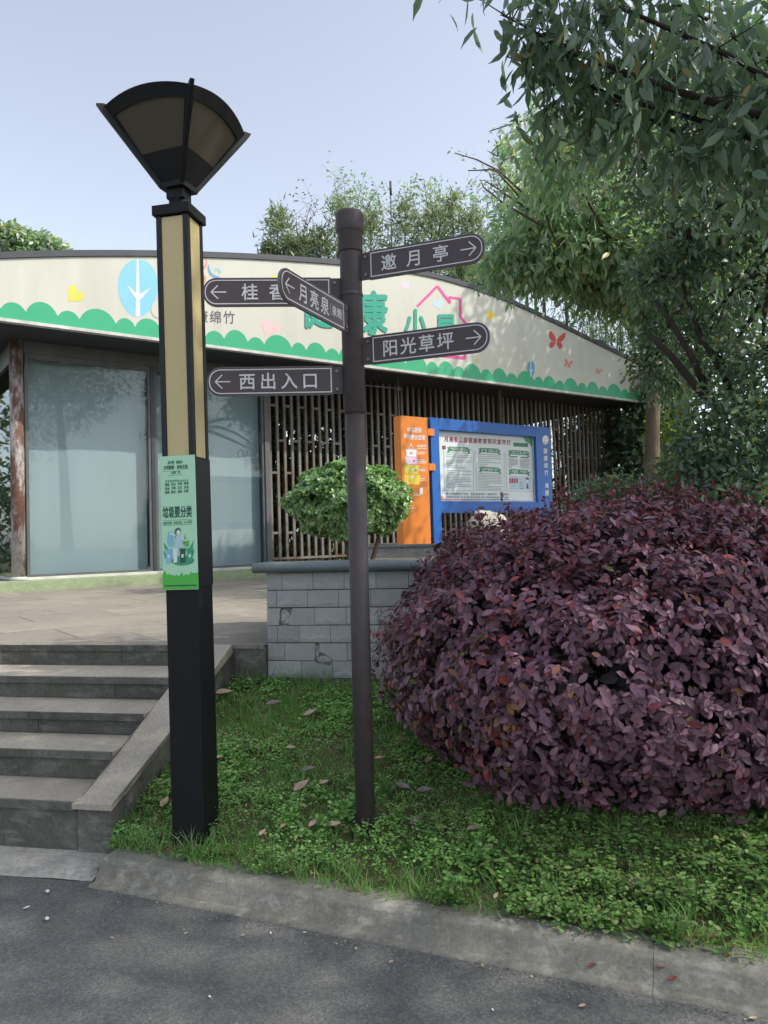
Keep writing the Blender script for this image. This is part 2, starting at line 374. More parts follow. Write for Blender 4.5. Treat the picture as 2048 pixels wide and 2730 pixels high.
def heart(cx, cy, r, rot=0.0, n=36):
    out = []
    for i in range(n):
        t = 2 * math.pi * i / n
        x = 16 * math.sin(t) ** 3 / 16.5 * r; y = (13 * math.cos(t) - 5 * math.cos(2 * t) - 2 * math.cos(3 * t) - math.cos(4 * t)) / 16.5 * r
        out.append((cx + x * math.cos(rot) - y * math.sin(rot), cy - (x * math.sin(rot) + y * math.cos(rot))))
    return out
def stroke(pts, w):
    """a polyline as a band polygon (list of quads)"""
    out = []
    for (x0, y0), (x1, y1) in zip(pts[:-1], pts[1:]):
        dx, dy = x1 - x0, y1 - y0; l = math.hypot(dx, dy) or 1; nx, ny = -dy / l * w / 2, dx / l * w / 2
        out.append([(x0 + nx, y0 + ny), (x1 + nx, y1 + ny), (x1 - nx, y1 - ny), (x0 - nx, y0 - ny)])
    return out
def curve_band(pts, ws):
    L = []; R = []
    for i, p in enumerate(pts):
        q0 = pts[max(i - 1, 0)]; q1 = pts[min(i + 1, len(pts) - 1)]
        dx, dy = q1[0] - q0[0], q1[1] - q0[1]; l = math.hypot(dx, dy) or 1
        nx, ny = -dy / l * ws[i] / 2, dx / l * ws[i] / 2
        L.append((p[0] + nx, p[1] + ny)); R.append((p[0] - nx, p[1] - ny))
    return L + R[::-1]

# ------------------------------------------------------------------ foliage helpers
LEAF = (np.array([[0, 0, 0], [.34, .22, .05], [.34, 0, 0], [.34, -.22, .05], [.72, .17, .02], [.72, 0, -.03], [.72, -.17, .02], [1, 0, -.12]]),
        np.array([[0, 2, 1], [0, 3, 2], [1, 2, 5], [1, 5, 4], [2, 3, 6], [2, 6, 5], [4, 5, 7], [5, 6, 7]]))
OVAL = (np.array([[0, 0, 0], [.2, .19, .04], [.2, 0, 0], [.2, -.19, .04], [.55, .26, .05], [.55, 0, -.02], [.55, -.26, .05], [.86, .15, 0], [.86, 0, -.06], [.86, -.15, 0], [1, 0, -.12]]),
        np.array([[0, 2, 1], [0, 3, 2], [1, 2, 5], [1, 5, 4], [2, 3, 6], [2, 6, 5], [4, 5, 8], [4, 8, 7], [5, 6, 9], [5, 9, 8], [7, 8, 10], [8, 9, 10]]))
DROP = (np.array([[0, 0, 0], [.25, .13, .04], [.25, 0, 0], [.25, -.13, .04], [.6, .15, .03], [.6, 0, -.02], [.6, -.15, .03], [.85, .05, -.03], [.85, -.05, -.03], [1.05, 0, -.12]]),
        np.array([[0, 2, 1], [0, 3, 2], [1, 2, 5], [1, 5, 4], [2, 3, 6], [2, 6, 5], [4, 5, 7], [5, 6, 8], [5, 8, 7], [7, 8, 9]]))
ROUND = (np.array([[0, 0, 0], [.45, .36, .07], [.5, 0, 0], [.45, -.36, .07], [.9, .22, .03], [.9, -.22, .03], [1, 0, 0]]),
         np.array([[0, 2, 1], [0, 3, 2], [1, 2, 4], [2, 3, 5], [2, 6, 4], [2, 5, 6]]))
SLIM = (np.array([[0, 0, 0], [.4, .075, .02], [.4, -.075, .02], [1, 0, -.12]]), np.array([[0, 2, 1], [1, 2, 3]]))
BLADE = (np.array([[0, .05, 0], [0, -.05, 0], [.5, .04, .0], [.5, -.04, .0], [1, 0, -.28]]), np.array([[0, 1, 3], [0, 3, 2], [2, 3, 4]]))
def unit(a): return a / np.maximum(np.linalg.norm(a, axis=1, keepdims=True), 1e-9)
def rdir(n): return unit(RNG.normal(size=(n, 3)))
def leaf_mesh(name, P, D, U, L, tint, tpl, wid=1.0):
    """one mesh of leaves: base P, direction D, face normal about U, length L, colour tint (n,3)"""
    tv, tf = tpl; n = len(P); k = len(tv)
    D = unit(D); S = np.cross(U, D); bad = np.linalg.norm(S, axis=1) < 1e-4; S[bad] = np.cross(np.array([0.3, 0.9, 0.2]), D[bad]); S = unit(S); Un = np.cross(D, S)
    L = np.asarray(L).reshape(-1, 1, 1) * np.ones((n, 1, 1))
    wv = np.asarray(wid).reshape(-1, 1, 1) * np.ones((n, 1, 1))
    V = P[:, None, :] + L * (tv[None, :, 0:1] * D[:, None, :] + wv * tv[None, :, 1:2] * S[:, None, :] + tv[None, :, 2:3] * Un[:, None, :])
    FI = (tf[None] + (np.arange(n) * k)[:, None, None]).reshape(-1)
    me = bpy.data.meshes.new(name); nf = n * len(tf)
    me.vertices.add(n * k); me.vertices.foreach_set('co', V.astype(np.float32).ravel())
    me.loops.add(nf * 3); me.loops.foreach_set('vertex_index', FI.astype(np.int32))
    me.polygons.add(nf); me.polygons.foreach_set('loop_start', np.arange(0, nf * 3, 3, dtype=np.int32))
    me.update(calc_edges=True)
    at = me.attributes.new('tint', 'FLOAT_COLOR', 'FACE')
    col = np.concatenate([np.clip(tint, 0, 1), np.ones((n, 1))], 1); at.data.foreach_set('color', np.repeat(col, len(tf), 0).astype(np.float32).ravel())
    return me
def tints(n, cols, w, var=0.25):
    cols = np.array(cols, float); idx = RNG.choice(len(cols), n, p=np.array(w) / sum(w))
    return cols[idx] * (1 + RNG.uniform(-var, var, (n, 1)))
def V3(p): return np.array([p[0], p[1], p[2]], float)

def lobe_shoots(lobes, per, inner=0.35):
    """shoot origins and outward directions spread over a set of ellipsoid lobes"""
    P = []; D = []
    for (c, r, n) in lobes:
        n = int(n * per); d = rdir(n); q = (inner + (1 - inner) * RNG.uniform(0, 1, (n, 1)) ** 0.5)
        wob = 1 + 0.22 * np.sin(d[:, :1] * 5 + c[0]) * np.cos(d[:, 2:] * 6 + c[1])
        P.append(V3(c) + d * V3(r) * q * wob); D.append(unit(d / V3(r)))
    return np.concatenate(P), np.concatenate(D)
def leafy(P, D, k, length, droop, tint_fn, tpl, spread=0.10, jitter=0.9, wid=1.0, up=0.5):
    """k leaves around each shoot"""
    n = len(P); PP = np.repeat(P, k, 0) + RNG.normal(size=(n * k, 3)) * spread
    DD = unit(np.repeat(D, k, 0) * 0.55 + rdir(n * k) * jitter + np.array([0, 0, -droop]))
    UU = unit(rdir(n * k) * 0.6 + np.array([0, 0, up]))
    L = length * RNG.uniform(0.65, 1.2, n * k)
    return PP, DD, UU, L, tint_fn(n * k), tpl, wid
def limb_path(a, b, sag=0.12, n=5):
    a, b = Vector(a), Vector(b); out = []
    off = Vector((random.uniform(-1, 1), random.uniform(-1, 1), random.uniform(0.2, 1))) * (b - a).length * sag
    for i in range(n + 1):
        t = i / n; out.append(a.lerp(b, t) + off * math.sin(math.pi * t))
    return out
def stuff(o): o['kind'] = 'stuff'; return o
def tree(name, label, base, trunk, r0, lobes, per, k, length, droop, tint_fn, tpl=LEAF, mat='leaf', bark='bark', category='tree', group=None, spread=0.12, twigs=40, extra_limbs=(), crown_kind=None):
    t = thing(name, base, label, category, group)
    pts = [Vector(p) for p in trunk]; n = len(pts)
    tr = MB().tube(pts, [r0 * (1 - 0.72 * i / max(n - 1, 1)) * (1.25 if i == 0 else 1) for i in range(n)], 10).build('trunk', M[bark], t)
    top = pts[-1]
    for (c, r, q) in lobes:
        src = pts[max(1, min(n - 1, int(n * 0.6)))] if Vector(c).z < top.z else top
        MB().tube(limb_path(src, c), [r0 * 0.42, r0 * 0.33, r0 * 0.26, r0 * 0.2, r0 * 0.13, r0 * 0.06], 7).build('limb', M[bark], t)
    for path, rs in extra_limbs: MB().tube(path, rs, 8).build('limb', M[bark], t)
    P, D = lobe_shoots(lobes, per)
    if twigs:
        mb = MB()
        for j in RNG.choice(len(P), min(len(P), twigs * len(lobes)), replace=False):
            p = Vector(P[j]); c = min((Vector(l[0]) for l in lobes), key=lambda q: (q - p).length)
            a = c.lerp(p, 0.25); mb.tube([a, a.lerp(p, 0.55) + Vector((0, 0, 0.05)), p], [0.012, 0.008, 0.003], 4, False)
        stuff(mb.build('twigs', M[bark], t))
    pp = leafy(P, D, k, length, droop, tint_fn, tpl, spread)
    link('crown', leaf_mesh('crown', *pp), t, None, M[mat])
    return t

# ================================================================== GROUND, ROAD, KERB
mb = MB(); R = 400
mb.flat([(-R, -R, -0.06), (R, -R, -0.06), (R, R, -0.06), (-R, R, -0.06)])
setp(mb.build('ground', M['earth']), kind='structure')
K1 = Vector((-1.385, 3.598, 0)); KD = Vector((0.922, -0.387, 0)).normalized(); KN = Vector((-KD.y, KD.x, 0))
K0 = K1 - A * 30
mb = MB()
far = K1 + KD * 40
mb.flat([K0 + Vector((0, 0, 0)), (K0.x, -30, 0), (far.x + 5, -30, 0), far, K1])
setp(mb.build('road', M['asphalt']), kind='structure')
KP = [[(-0.05, -0.05), (-0.05, 0.003), (-0.004, 0.010)], [(-0.004, 0.010), (0.012, 0.030), (0.028, 0.056), (0.042, 0.079)], [(0.042, 0.079), (0.050, 0.088), (0.062, 0.094)], [(0.062, 0.094), (0.11, 0.099), (0.17, 0.103), (0.17, -0.05)]]
kerb = setp(link('kerb', None, None, Matrix.Translation(K1)), kind='structure')
def kerb_seg(a, b, name='kerb_stone'):
    mb = MB(); n = max(2, int((b - a) / 0.04))
    for prof in KP:
        k = len(prof); vs = []; fs = []
        for i in range(n + 1):
            s = a + (b - a) * i / n
            for (d, z) in prof:
                q = noise.noise(Vector((s * 2.1, 0, 5))) * 0.006 + noise.noise(Vector((s * 9, d * 20, z * 20 + 4))) * 0.0035 + noise.noise(Vector((s * 37, d * 60, z * 60))) * 0.0015
                vs.append(K1 + KD * s + KN * (d + q) + Z * (z + (q * 0.5 if z > 0 else 0)))
        for i in range(n):
            for j in range(k - 1): fs.append([i * k + j, (i + 1) * k + j, (i + 1) * k + j + 1, i * k + j + 1])
        mb.add(vs, fs, True)
    flat_ = [p for prof in KP for p in prof]
    for s in (a, b): mb.flat([K1 + KD * s + KN * d + Z * z for d, z in flat_])
    mb.build(name, M['kerb'], kerb)
JS = (at_z(1743, 2625, 0) - K1).dot(KD)
kerb_seg(0.01, JS); kerb_seg(JS + 0.0015, JS + 1.9); kerb_seg(JS + 1.91, JS + 3.8); kerb_seg(JS + 3.81, JS + 5.7)
# sloping gutter strip in front of the steps
mb = MB()
ga = K1 - A * 0.01; n = 26; vs = []; fs = []
for i in range(n + 1):
    for j in range(5):
        u = i * 0.2; p0 = ga - A * u; t = j / 4
        q = p0 + B * (0.22 * t + (noise.noise(Vector((u * 3, 1, 0))) * 0.012 if j == 0 else 0)); vs.append((q.x, q.y, 0.002 + 0.042 * t + (0.004 * noise.noise(Vector((u * 8, t * 6, 2))) if 0 < j < 4 else 0)))
for i in range(n):
    for j in range(4): fs.append([i * 5 + j, i * 5 + j + 1, (i + 1) * 5 + j + 1, (i + 1) * 5 + j])
mb.add(vs, fs, True); setp(mb.build('gutter', M['gutter']), kind='structure')

# ------------------------------------------------------------------ grass slope
def slope_z(x, y):
    p = Vector((x, y, 0)); d = (p - K1).dot(KN) - 0.165; v = (p - OB).dot(B)
    f = min(max(d / max(d - v, 1e-3), 0), 1)
    w = math.sin(math.pi * f)
    return 0.095 + 0.50 * f + w * (0.03 * noise.noise(Vector((x * 2.2, y * 2.2, 0))) + 0.012 * noise.noise(Vector((x * 9, y * 9, 3)))) + 0.025 * w
def slope_pt(u, f):
    w = uvz(u, 0.03); den = B.dot(KN); d = (w - K1).dot(KN) - 0.165
    return w - B * (d / den) * (1 - f)
mb = MB(); nu, nf = 110, 34; vs = []; fs = []
for i in range(nu + 1):
    u = -0.26 + 6.6 * (i / nu)
    for j in range(nf + 1):
        p = slope_pt(u, j / nf); vs.append((p.x, p.y, slope_z(p.x, p.y)))
for i in range(nu):
    for j in range(nf): fs.append([i * (nf + 1) + j, (i + 1) * (nf + 1) + j, (i + 1) * (nf + 1) + j + 1, i * (nf + 1) + j + 1])
mb.add(vs, fs, True); setp(mb.build('grass_slope', M['soil']), kind='structure')
def on_slope(x, y):
    d = ray(x, y); t = 1.5
    while t < 12:
        p = CO + d * t
        if p.z <= slope_z(p.x, p.y): return p
        t += 0.01
    return CO + d * 4

# ------------------------------------------------------------------ terrace
TZ = 0.85
terr = setp(link('terrace', MB().prism([(q.x, q.y) for q in (uvz(-11, 0.0), uvz(-0.004, 0.0), uvz(-0.004, 12.2), uvz(-11, 16))], 0.79 + 0.06, Matrix.Translation((0, 0, -0.02))).mesh('terrace'), None, None, M['mortar']), kind='structure')
ps = 0.8
for i in range(-6, 18):
    for j in range(-17, -3):
        s0, c0 = i * ps + 0.31, j * ps + 0.2
        off = 0.4 if j % 2 else 0.0
        quad = [bld(s0 + off + a * ps + (0.003 if a == 0 else -0.003), 0, c0 + b_ * ps + (0.003 if b_ == 0 else -0.003)) for a, b_ in ((0, 0), (1, 0), (1, 1), (0, 1))]
        poly = [(q.x, q.y) for q in quad][::-1]
        a0 = uvz(0, -0.035); poly = clip_poly(poly, (a0.x, a0.y), (B.x, B.y))
        a1 = uvz(-0.01, 0)
        if len(poly) > 2: poly = clip_poly(poly, (a1.x, a1.y), (-A.x, -A.y))
        a2 = bld(0, 0, -13.25)
        if len(poly) > 2: poly = clip_poly(poly, (a2.x, a2.y), (N.x, N.y))
        if len(poly) > 2: poly = clip_poly(poly, (-9.0, 0), (1, 0))
        if len(poly) < 3: continue
        cx = sum(p[0] for p in poly) / len(poly); cy = sum(p[1] for p in poly) / len(poly)
        area = abs(sum(poly[k][0] * poly[(k + 1) % len(poly)][1] - poly[(k + 1) % len(poly)][0] * poly[k][1] for k in range(len(poly)))) / 2
        if area < 0.004 or cx < -0.56 * cy - 0.6: continue
        MB().prism(poly, 0.025, Matrix.Translation((0, 0, TZ - 0.025 + random.uniform(-0.0015, 0.0015)))).build('paver', M['paver'], terr)

# ------------------------------------------------------------------ steps with a sloping cheek
RV = [-1.49, -1.16, -0.83, -0.45, -0.03]; RZ = [0.284, 0.44, 0.567, 0.706, 0.85]
steps = thing('stone_steps', uvz(-2, -0.7, 0), 'grey stone steps with a sloping side slab climbing to the terrace', 'steps')
fab = frame(OB, A, B, Z)
U1 = -0.45
z0 = 0.0
for k in range(5):
    v0 = RV[k]; v1 = RV[k + 1] if k < 4 else 0.0; zt = RZ[k]
    MB().box(((U1 - 6) / 2 - 0.001, (v0 + 0.03 + v1 + 0.03) / 2 if k < 4 else 0.02, (zt - 0.05) / 2), (U1 * -1 * 0 + 6 + U1 - 0.01, (v1 - v0) + (0.02 if k < 4 else 0.0), zt - 0.055), fab).build('core', M['mortar'], steps)
    x = U1; w = [0.55, 0.92, 0.70, 0.42, 0.62][k]
    tall = zt - 0.045 - z0
    while x > -4.6:                                    # risers
        x2 = max(x - w, -4.6)
        MB().box(((x + x2) / 2, v0 + 0.016, z0 + tall / 2), (x - x2 - 0.004, 0.02, tall - 0.003), fab, 0.002).build('riser', M['riser'], steps)
        x = x2; w = 0.95
    if k < 4:
        x = U1 + (0.30 if k == 0 else 0.0); w = [1.25, 0.9, 0.75, 1.3][k]
        if k == 0: x = U1
        while x > -4.6:                                # treads
            x2 = max(x - w, -4.6)
            MB().box(((x + x2) / 2, (v0 + v1 + 0.004) / 2, zt - 0.021 + random.uniform(-0.002, 0.002)), (x - x2 - 0.004, v1 - v0 + 0.004, 0.042), fab, 0.002).build('tread', M['tread'], steps)
            MB().box(((x + x2) / 2, v0 - 0.008, zt - 0.0225), (x - x2 - 0.004, 0.013, 0.043), fab, 0.003).build('nosing', M['riser'], steps)
            x = x2; w = 1.1
    else:
        x = -0.262; w = 0.7
        while x > -4.6:                                # terrace edge stones
            x2 = max(x - w, -4.6)
            MB().box(((x + x2) / 2, v0 + 0.006, zt - 0.023), (x - x2 - 0.004, 0.03, 0.044), fab, 0.003).build('edge_stone', M['riser'], steps)
            x = x2; w = 1.05
    z0 = zt
fvz = frame(OB + A * U1, B, Z, A)                      # local x = v, y = z, extrude along A
MB().prism([(-1.535, 0.262), (-1.535, 0.290), (-1.40, 0.300), (-0.05, 0.853), (-0.022, 0.853), (-0.022, 0.80)], 0.215, frame(OB + A * (U1 + 0.001), B, Z, A)).build('cheek_slab', M['tread'], steps)
MB().prism([(-1.50, -0.03), (-1.50, 0.259), (-0.04, 0.79), (-0.04, -0.03)], 0.19, frame(OB + A * (U1 + 0.01), B, Z, A)).build('cheek_wall', M['riser'], steps)
MB().box((-0.115, 0.0, 0.60), (0.225, 0.05, 0.495), fab, 0.006).build('end_wall', M['riser'], steps)

# ------------------------------------------------------------------ planter wall with split-face tiles
wall = thing('planter_wall', uvz(2, 0.2, 0.3), 'grey split face tiled planter wall with rounded coping and two broken tiles', 'wall')
WL = 5.2; CZ0, CH = 0.622, 0.118
MB().box((WL / 2, 0.17, 0.68), (WL - 0.004, 0.29, 1.28), fab).build('core', M['tile_joint'], wall)
MB().box((WL / 2 + 0.03, 0.02, 0.50), (WL - 0.05, 0.06, 0.24), fab, 0.004).build('footing', M['riser'], wall)
def tile_mesh(w, seed):
    h = CH - 0.003; rnd = random.Random(seed); nx = 9; vs = []; fs = []
    rows = []
    wave = [0.30 * h + h * 0.07 * math.sin(6.2 * i / (nx - 1) * 2 + seed) + rnd.uniform(-0.05, 0.05) * h for i in range(nx)]
    for i in range(nx):
        x = w * i / (nx - 1); e = i in (0, nx - 1)
        rows.append([(x, 0.0, 0.0), (x, 0.002, 0.0140), (x, wave[i] * 0.6, 0.0165 + (0 if e else rnd.uniform(-0.0012, 0.0015))), (x, wave[i], 0.0172 if not e else 0.015), (x, wave[i] + 0.010, 0.0142), (x, h - 0.002, 0.0145), (x, h, 0.0)])
    for r in rows: vs += r
    k = 7
    for i in range(nx - 1):
        for j in range(k - 1): fs.append([i * k + j, (i + 1) * k + j, (i + 1) * k + j + 1, i * k + j + 1])
    fs += [list(range(k)), [(nx - 1) * k + j for j in range(k)][::-1]]
    mbx = MB().add(vs, fs); me = mbx.mesh('tile'); me.materials.append(M['tile']); return me
TW = 0.217
variants = [tile_mesh(TW - 0.003, s) for s in range(5)]
ftile = lambda u, z: frame(uvz(u + 0.0015, 0.024, z + 0.0025), A, Z, -B)
offs = [0.114, 0.073, 0.121, 0.228, 0.122, 0.237]      # first joint of each course, top course first
def broken(poly, u, z):
    MB().prism(poly, 0.0145, ftile(u, z)).build('tile', M['tile'], wall)
def rough(x0, y0, x1, y1, n, a, rnd):
    return [(x0 + (x1 - x0) * i / n + rnd.uniform(-a, a), y0 + (y1 - y0) * i / n + rnd.uniform(-a, a) * 0.3) for i in range(n + 1)]
rb = random.Random(3); hh = CH - 0.005
for r in range(6):
    z = CZ0 + (5 - r) * CH; u = 0.0; nxt = offs[r]
    if r == 3: link('tile', tile_mesh(0.070, 40), wall, ftile(0, z)); u = 0.073
    while u < WL - 0.01:
        w = min(nxt, WL) - u
        key = (r, round(u, 2))
        if r == 2 and u < 0.01:
            broken([(0, 0), (0.085, 0.0)] + rough(0.085, 0.01, 0.095, hh - 0.01, 4, 0.004, rb) + [(0.1, hh), (0, hh)], 0, z)
        elif r == 2 and u < 0.2:
            broken([(0.035, 0), (w - 0.003, 0), (w - 0.003, hh), (0.062, hh)] + rough(0.05, hh - 0.02, 0.03, 0.01, 4, 0.006, rb), u, z)
        elif r == 4 and 0.3 < u < 0.36:
            broken([(0.115, 0), (w - 0.003, 0), (w - 0.003, hh), (0.026, hh), (0.024, 0.06)] + rough(0.04, 0.05, 0.105, 0.02, 4, 0.006, rb), u, z)
        elif r == 4 and 0.1 < u < 0.2:
            broken([(0, 0), (w - 0.012, 0)] + rough(w - 0.012, 0.01, w - 0.004, hh - 0.02, 3, 0.004, rb) + [(w - 0.004, hh), (0, hh)], u, z)
        elif r == 5 and 0.2 < u < 0.3:
            broken([(0, 0), (w - 0.003, 0), (w - 0.003, hh - 0.008)] + rough(w - 0.02, hh - 0.03, w - 0.115, hh - 0.012, 4, 0.005, rb) + [(w - 0.12, hh), (0, hh)], u, z)
        elif abs(w - TW) < 1e-4: link('tile', variants[(r * 3 + int(u * 7)) % 5], wall, ftile(u, z))
        elif w > 0.012: link('tile', tile_mesh(w - 0.003, 60 + r), wall, ftile(u, z))
        u = nxt; nxt = nxt + TW
def lump(c, d, seed, mat, name, parent):
    bm = bmesh.new(); bmesh.ops.create_icosphere(bm, subdivisions=2, radius=1)
    for v in bm.verts:
        q = 1 + 0.4 * noise.noise(v.co * 1.7 + Vector((seed, 0, 0))); v.co = Vector((v.co.x * d[0] * q, v.co.y * d[1] * q, v.co.z * d[2] * q))
    bm.verts.index_update(); o = MB().add([fab @ (v.co + Vector(c)) for v in bm.verts], [[v.index for v in f.verts] for f in bm.faces]).build(name, M[mat], parent); bm.free(); return o
for u0_, u1_, z0_, z1_ in ((0.07, 0.20, CZ0 + 3 * CH + 0.004, CZ0 + 4 * CH - 0.004), (0.31, 0.48, CZ0 + 1 * CH - 0.03, CZ0 + 2 * CH - 0.004)):
    MB().flat([uvz(u0_, 0.0246, z0_), uvz(u1_, 0.0246, z0_), uvz(u1_, 0.0246, z1_), uvz(u0_, 0.0246, z1_)]).build('mortar_bed', M['mortar'], wall)
lump((0.125, 0.026, CZ0 + 3 * CH + 0.055), (0.036, 0.010, 0.052), 1, 'cement', 'exposed_mortar', wall)
lump((0.345, 0.026, CZ0 + 1 * CH + 0.06), (0.014, 0.009, 0.05), 2, 'cement', 'exposed_mortar', wall)
lump((0.40, 0.027, CZ0 + 1 * CH + 0.012), (0.056, 0.009, 0.026), 5, 'cement', 'exposed_mortar', wall)
prof = [(0.33, 0.0)] + [(-0.028 - 0.033 * math.sin(t), 0.033 - 0.033 * math.cos(t)) for t in [math.pi * k / 8 for k in range(9)]] + [(0.33, 0.066)]
for a0, a1 in ((-0.075, 1.25), (1.254, 2.6), (2.604, 3.9), (3.904, WL + 0.07)):
    MB().prism([(p[0], p[1]) for p in prof][::-1], a1 - a0, frame(uvz(a0, 0, 1.333), B, Z, A)).build('coping', M['coping'], wall)
# beds behind the wall
bed = [uvz(0.006, 0.305), uvz(6.5, 0.305), uvz(6.5, 4.32), uvz(-0.33, 4.32), uvz(-0.3, 3.6)]
setp(link('planting_bed', MB().prism([(p.x, p.y) for p in bed], 1.36, Matrix.Translation((0, 0, -0.05))).mesh('planting_bed'), None, None, M['bed_soil']), kind='structure')
ledge = thing('stone_ledge', uvz(2, 4.4, 1.3), 'low pale stone ledge running below the orange and blue notice board', 'ledge')
MB().box((2.9, 4.45, 1.33), (6.5, 0.25, 0.19), fab, 0.004).build('wall_face', M['ledge'], ledge)
for k in range(6): MB().box((-0.33 + 0.55 + k * 1.1, 4.45, 1.442), (1.095, 0.31, 0.033), fab, 0.006).build('cap_stone', M['coping'], ledge)
ub = [uvz(-0.3, 4.58), uvz(8, 4.58), bld(24, 0, -13.3), bld(24, 0, -13.35), at_pl(985, 1460, N, -13.35)]
setp(link('upper_bed', MB().prism([(p.x, p.y) for p in ub], 1.40, Matrix.Translation((0, 0, 0.03))).mesh('upper_bed'), None, None, M['bed_soil']), kind='structure')

# ================================================================== BUILDING
GP, FP = -13.6, -12.5
hall = thing('health_hut', bld(9, 0.85, GP - 2), 'low park building with arched cream sign fascia and curtained glass front', 'building')
tops = [(1.72, 5.90), (2.007, 5.969), (3.08, 6.208), (4.378, 6.457), (5.2, 6.598), (6.354, 6.775), (7.98, 6.985), (9.2, 7.10), (10.5, 7.16), (11.9, 7.06), (13.0, 6.90), (14.15, 6.67), (15.8, 6.34), (17.55, 5.98)]
def top_t(s):
    for (a, b), (c, d) in zip(tops[:-1], tops[1:]):
        if s <= c: return b + (d - b) * (s - a) / (c - a)
    return tops[-1][1]
S0, S1, FB = 1.72, 17.55, 4.95
SS = [S0 + (S1 - S0) * i / 48 for i in range(49)]
TT = [top_t(s) for s in SS]
for _ in range(3): TT = [TT[0]] + [(TT[i - 1] + 2 * TT[i] + TT[i + 1]) / 4 for i in range(1, 48)] + [TT[-1]]
def strip(mb, c0, c1, lo, hi, s_idx=range(48)):
    for i in s_idx:
        a, b = SS[i], SS[i + 1]
        vs = [bld(a, lo(i), c0), bld(b, lo(i + 1), c0), bld(b, hi(i + 1), c0), bld(a, hi(i), c0), bld(a, lo(i), c1), bld(b, lo(i + 1), c1), bld(b, hi(i + 1), c1), bld(a, hi(i), c1)]
        fs = [[0, 1, 2, 3], [7, 6, 5, 4], [3, 2, 6, 7], [4, 5, 1, 0]]
        if i == 0: fs.append([0, 3, 7, 4])
        if i == 47: fs.append([1, 5, 6, 2])
        mb.add(vs, fs)
mb = MB(); strip(mb, FP, FP - 0.08, lambda i: FB + 0.03, lambda i: TT[i] - 0.10); fascia = mb.build('fascia', M['cream'], hall)
mb = MB(); strip(mb, FP + 0.03, FP - 0.14, lambda i: TT[i] - 0.098, lambda i: TT[i]); mb.build('roof_edge_cap', M['dark_trim'], hall)
mb = MB(); strip(mb, FP + 0.012, FP - 0.09, lambda i: TT[i] - 0.215, lambda i: TT[i] - 0.101); mb.build('flashing', M['edge_grey'], hall) if False else None
mb = MB(); strip(mb, FP + 0.02, FP - 0.1, lambda i: FB - 0.02, lambda i: FB + 0.028); mb.build('bottom_trim', M['white_trim'], hall)
mb = MB(); strip(mb, FP - 0.145, FP - 7.5, lambda i: TT[i] - 0.25, lambda i: TT[i] - 0.02); mb.build('roof', M['roof'], hall)
mb = MB(); strip(mb, FP - 0.11, FP - 7.4, lambda i: FB - 0.01, lambda i: FB + 0.06); mb.build('soffit', M['soffit'], hall)
MB().box(((S1 + 0.045), 0, (FB + 5.98) / 2 - 0.02), (0.08, 0.5, 5.98 - FB + 0.05), frame(N * (FP - 0.22), E, N, Z)).build('end_trim', M['white_trim'], hall)
fE = frame(Vector((0, 0, 0)), E, N, Z)
def bbox(mb, s0, s1, t0, t1, c0, c1, bevel=0.0): return mb.box(((s0 + s1) / 2, (c0 + c1) / 2, (t0 + t1) / 2), (abs(s1 - s0), abs(c1 - c0), abs(t1 - t0)), fE, bevel)
# base and glass front
bbox(MB(), 1.95, 17.9, 0.80, 1.02, GP - 0.25, GP + 0.28, 0.01).build('plinth', M['plinth_green'], hall)
bbox(MB(), 2.45, 6.90, 1.021, 1.065, GP - 0.05, GP + 0.09, 0.004).build('window_sill', M['sill_white'], hall)
colp = bld(2.40, 0, GP + 0.03)
mb = MB().tube([Vector((colp.x, colp.y, 1.0)), Vector((colp.x, colp.y, 2.5)), Vector((colp.x, colp.y, 4.94))], 0.105, 18); mb.build('column', M['rust'], hall)
MB().lathe([(0.125, 0), (0.125, 0.05), (0.11, 0.06)], (colp.x, colp.y, 1.02), 18).build('column_base', M['sill_white'], hall)
def pane(s0, s1, t0, t1, c):
    w = MB(); 
    for a in ((s0, s0 + 0.045, t0, t1), (s1 - 0.045, s1, t0, t1), (s0 + 0.046, s1 - 0.046, t0, t0 + 0.04), (s0 + 0.046, s1 - 0.046, t1 - 0.09, t1)):
        bbox(w, a[0], a[1], a[2], a[3], c - 0.03, c + 0.03)
    f = w.build('window', M['frame_grey'], hall)
    bbox(MB(), s0 + 0.046, s1 - 0.046, t0 + 0.041, t1 - 0.091, c - 0.006, c + 0.0).build('pane', M['glass'], f)
    n = 120; vs = []; fs = []
    for i in range(n + 1):
        s = s0 + 0.03 + (s1 - s0 - 0.06) * i / n
        fold = 0.020 * math.sin(s * 3.1 + s0) + 0.007 * math.sin(s * 7.7 + 1) + 0.002 * math.sin(s * 19)
        for j in range(7):
            t = t0 + 0.02 + (t1 - t0 - 0.03) * j / 6
            vs.append(bld(s, t, c - 0.16 + fold * (0.35 + 0.65 * j / 6) + 0.01 * noise.noise(Vector((s * 1.3, t * 1.1, 0)))))
    for i in range(n):
        for j in range(6): fs.append([i * 7 + j, (i + 1) * 7 + j, (i + 1) * 7 + j + 1, i * 7 + j + 1])
    MB().add(vs, fs, True).build('curtain', M['curtain'], f)
pane(2.53, 4.60, 1.066, 4.74, GP); pane(4.67, 6.84, 1.066, 4.74, GP)
bbox(MB(), 4.602, 4.668, 1.066, 4.74, GP - 0.03, GP + 0.045).build('mullion', M['mullion'], hall)
bbox(MB(), 2.51, 6.95, 4.742, 4.938, GP - 0.06, GP + 0.05).build('lintel', M['frame_grey'], hall)
bbox(MB(), 6.845, 6.95, 1.03, 4.74, GP - 0.08, GP + 0.06, 0.005).build('jamb', M['frame_grey'], hall)
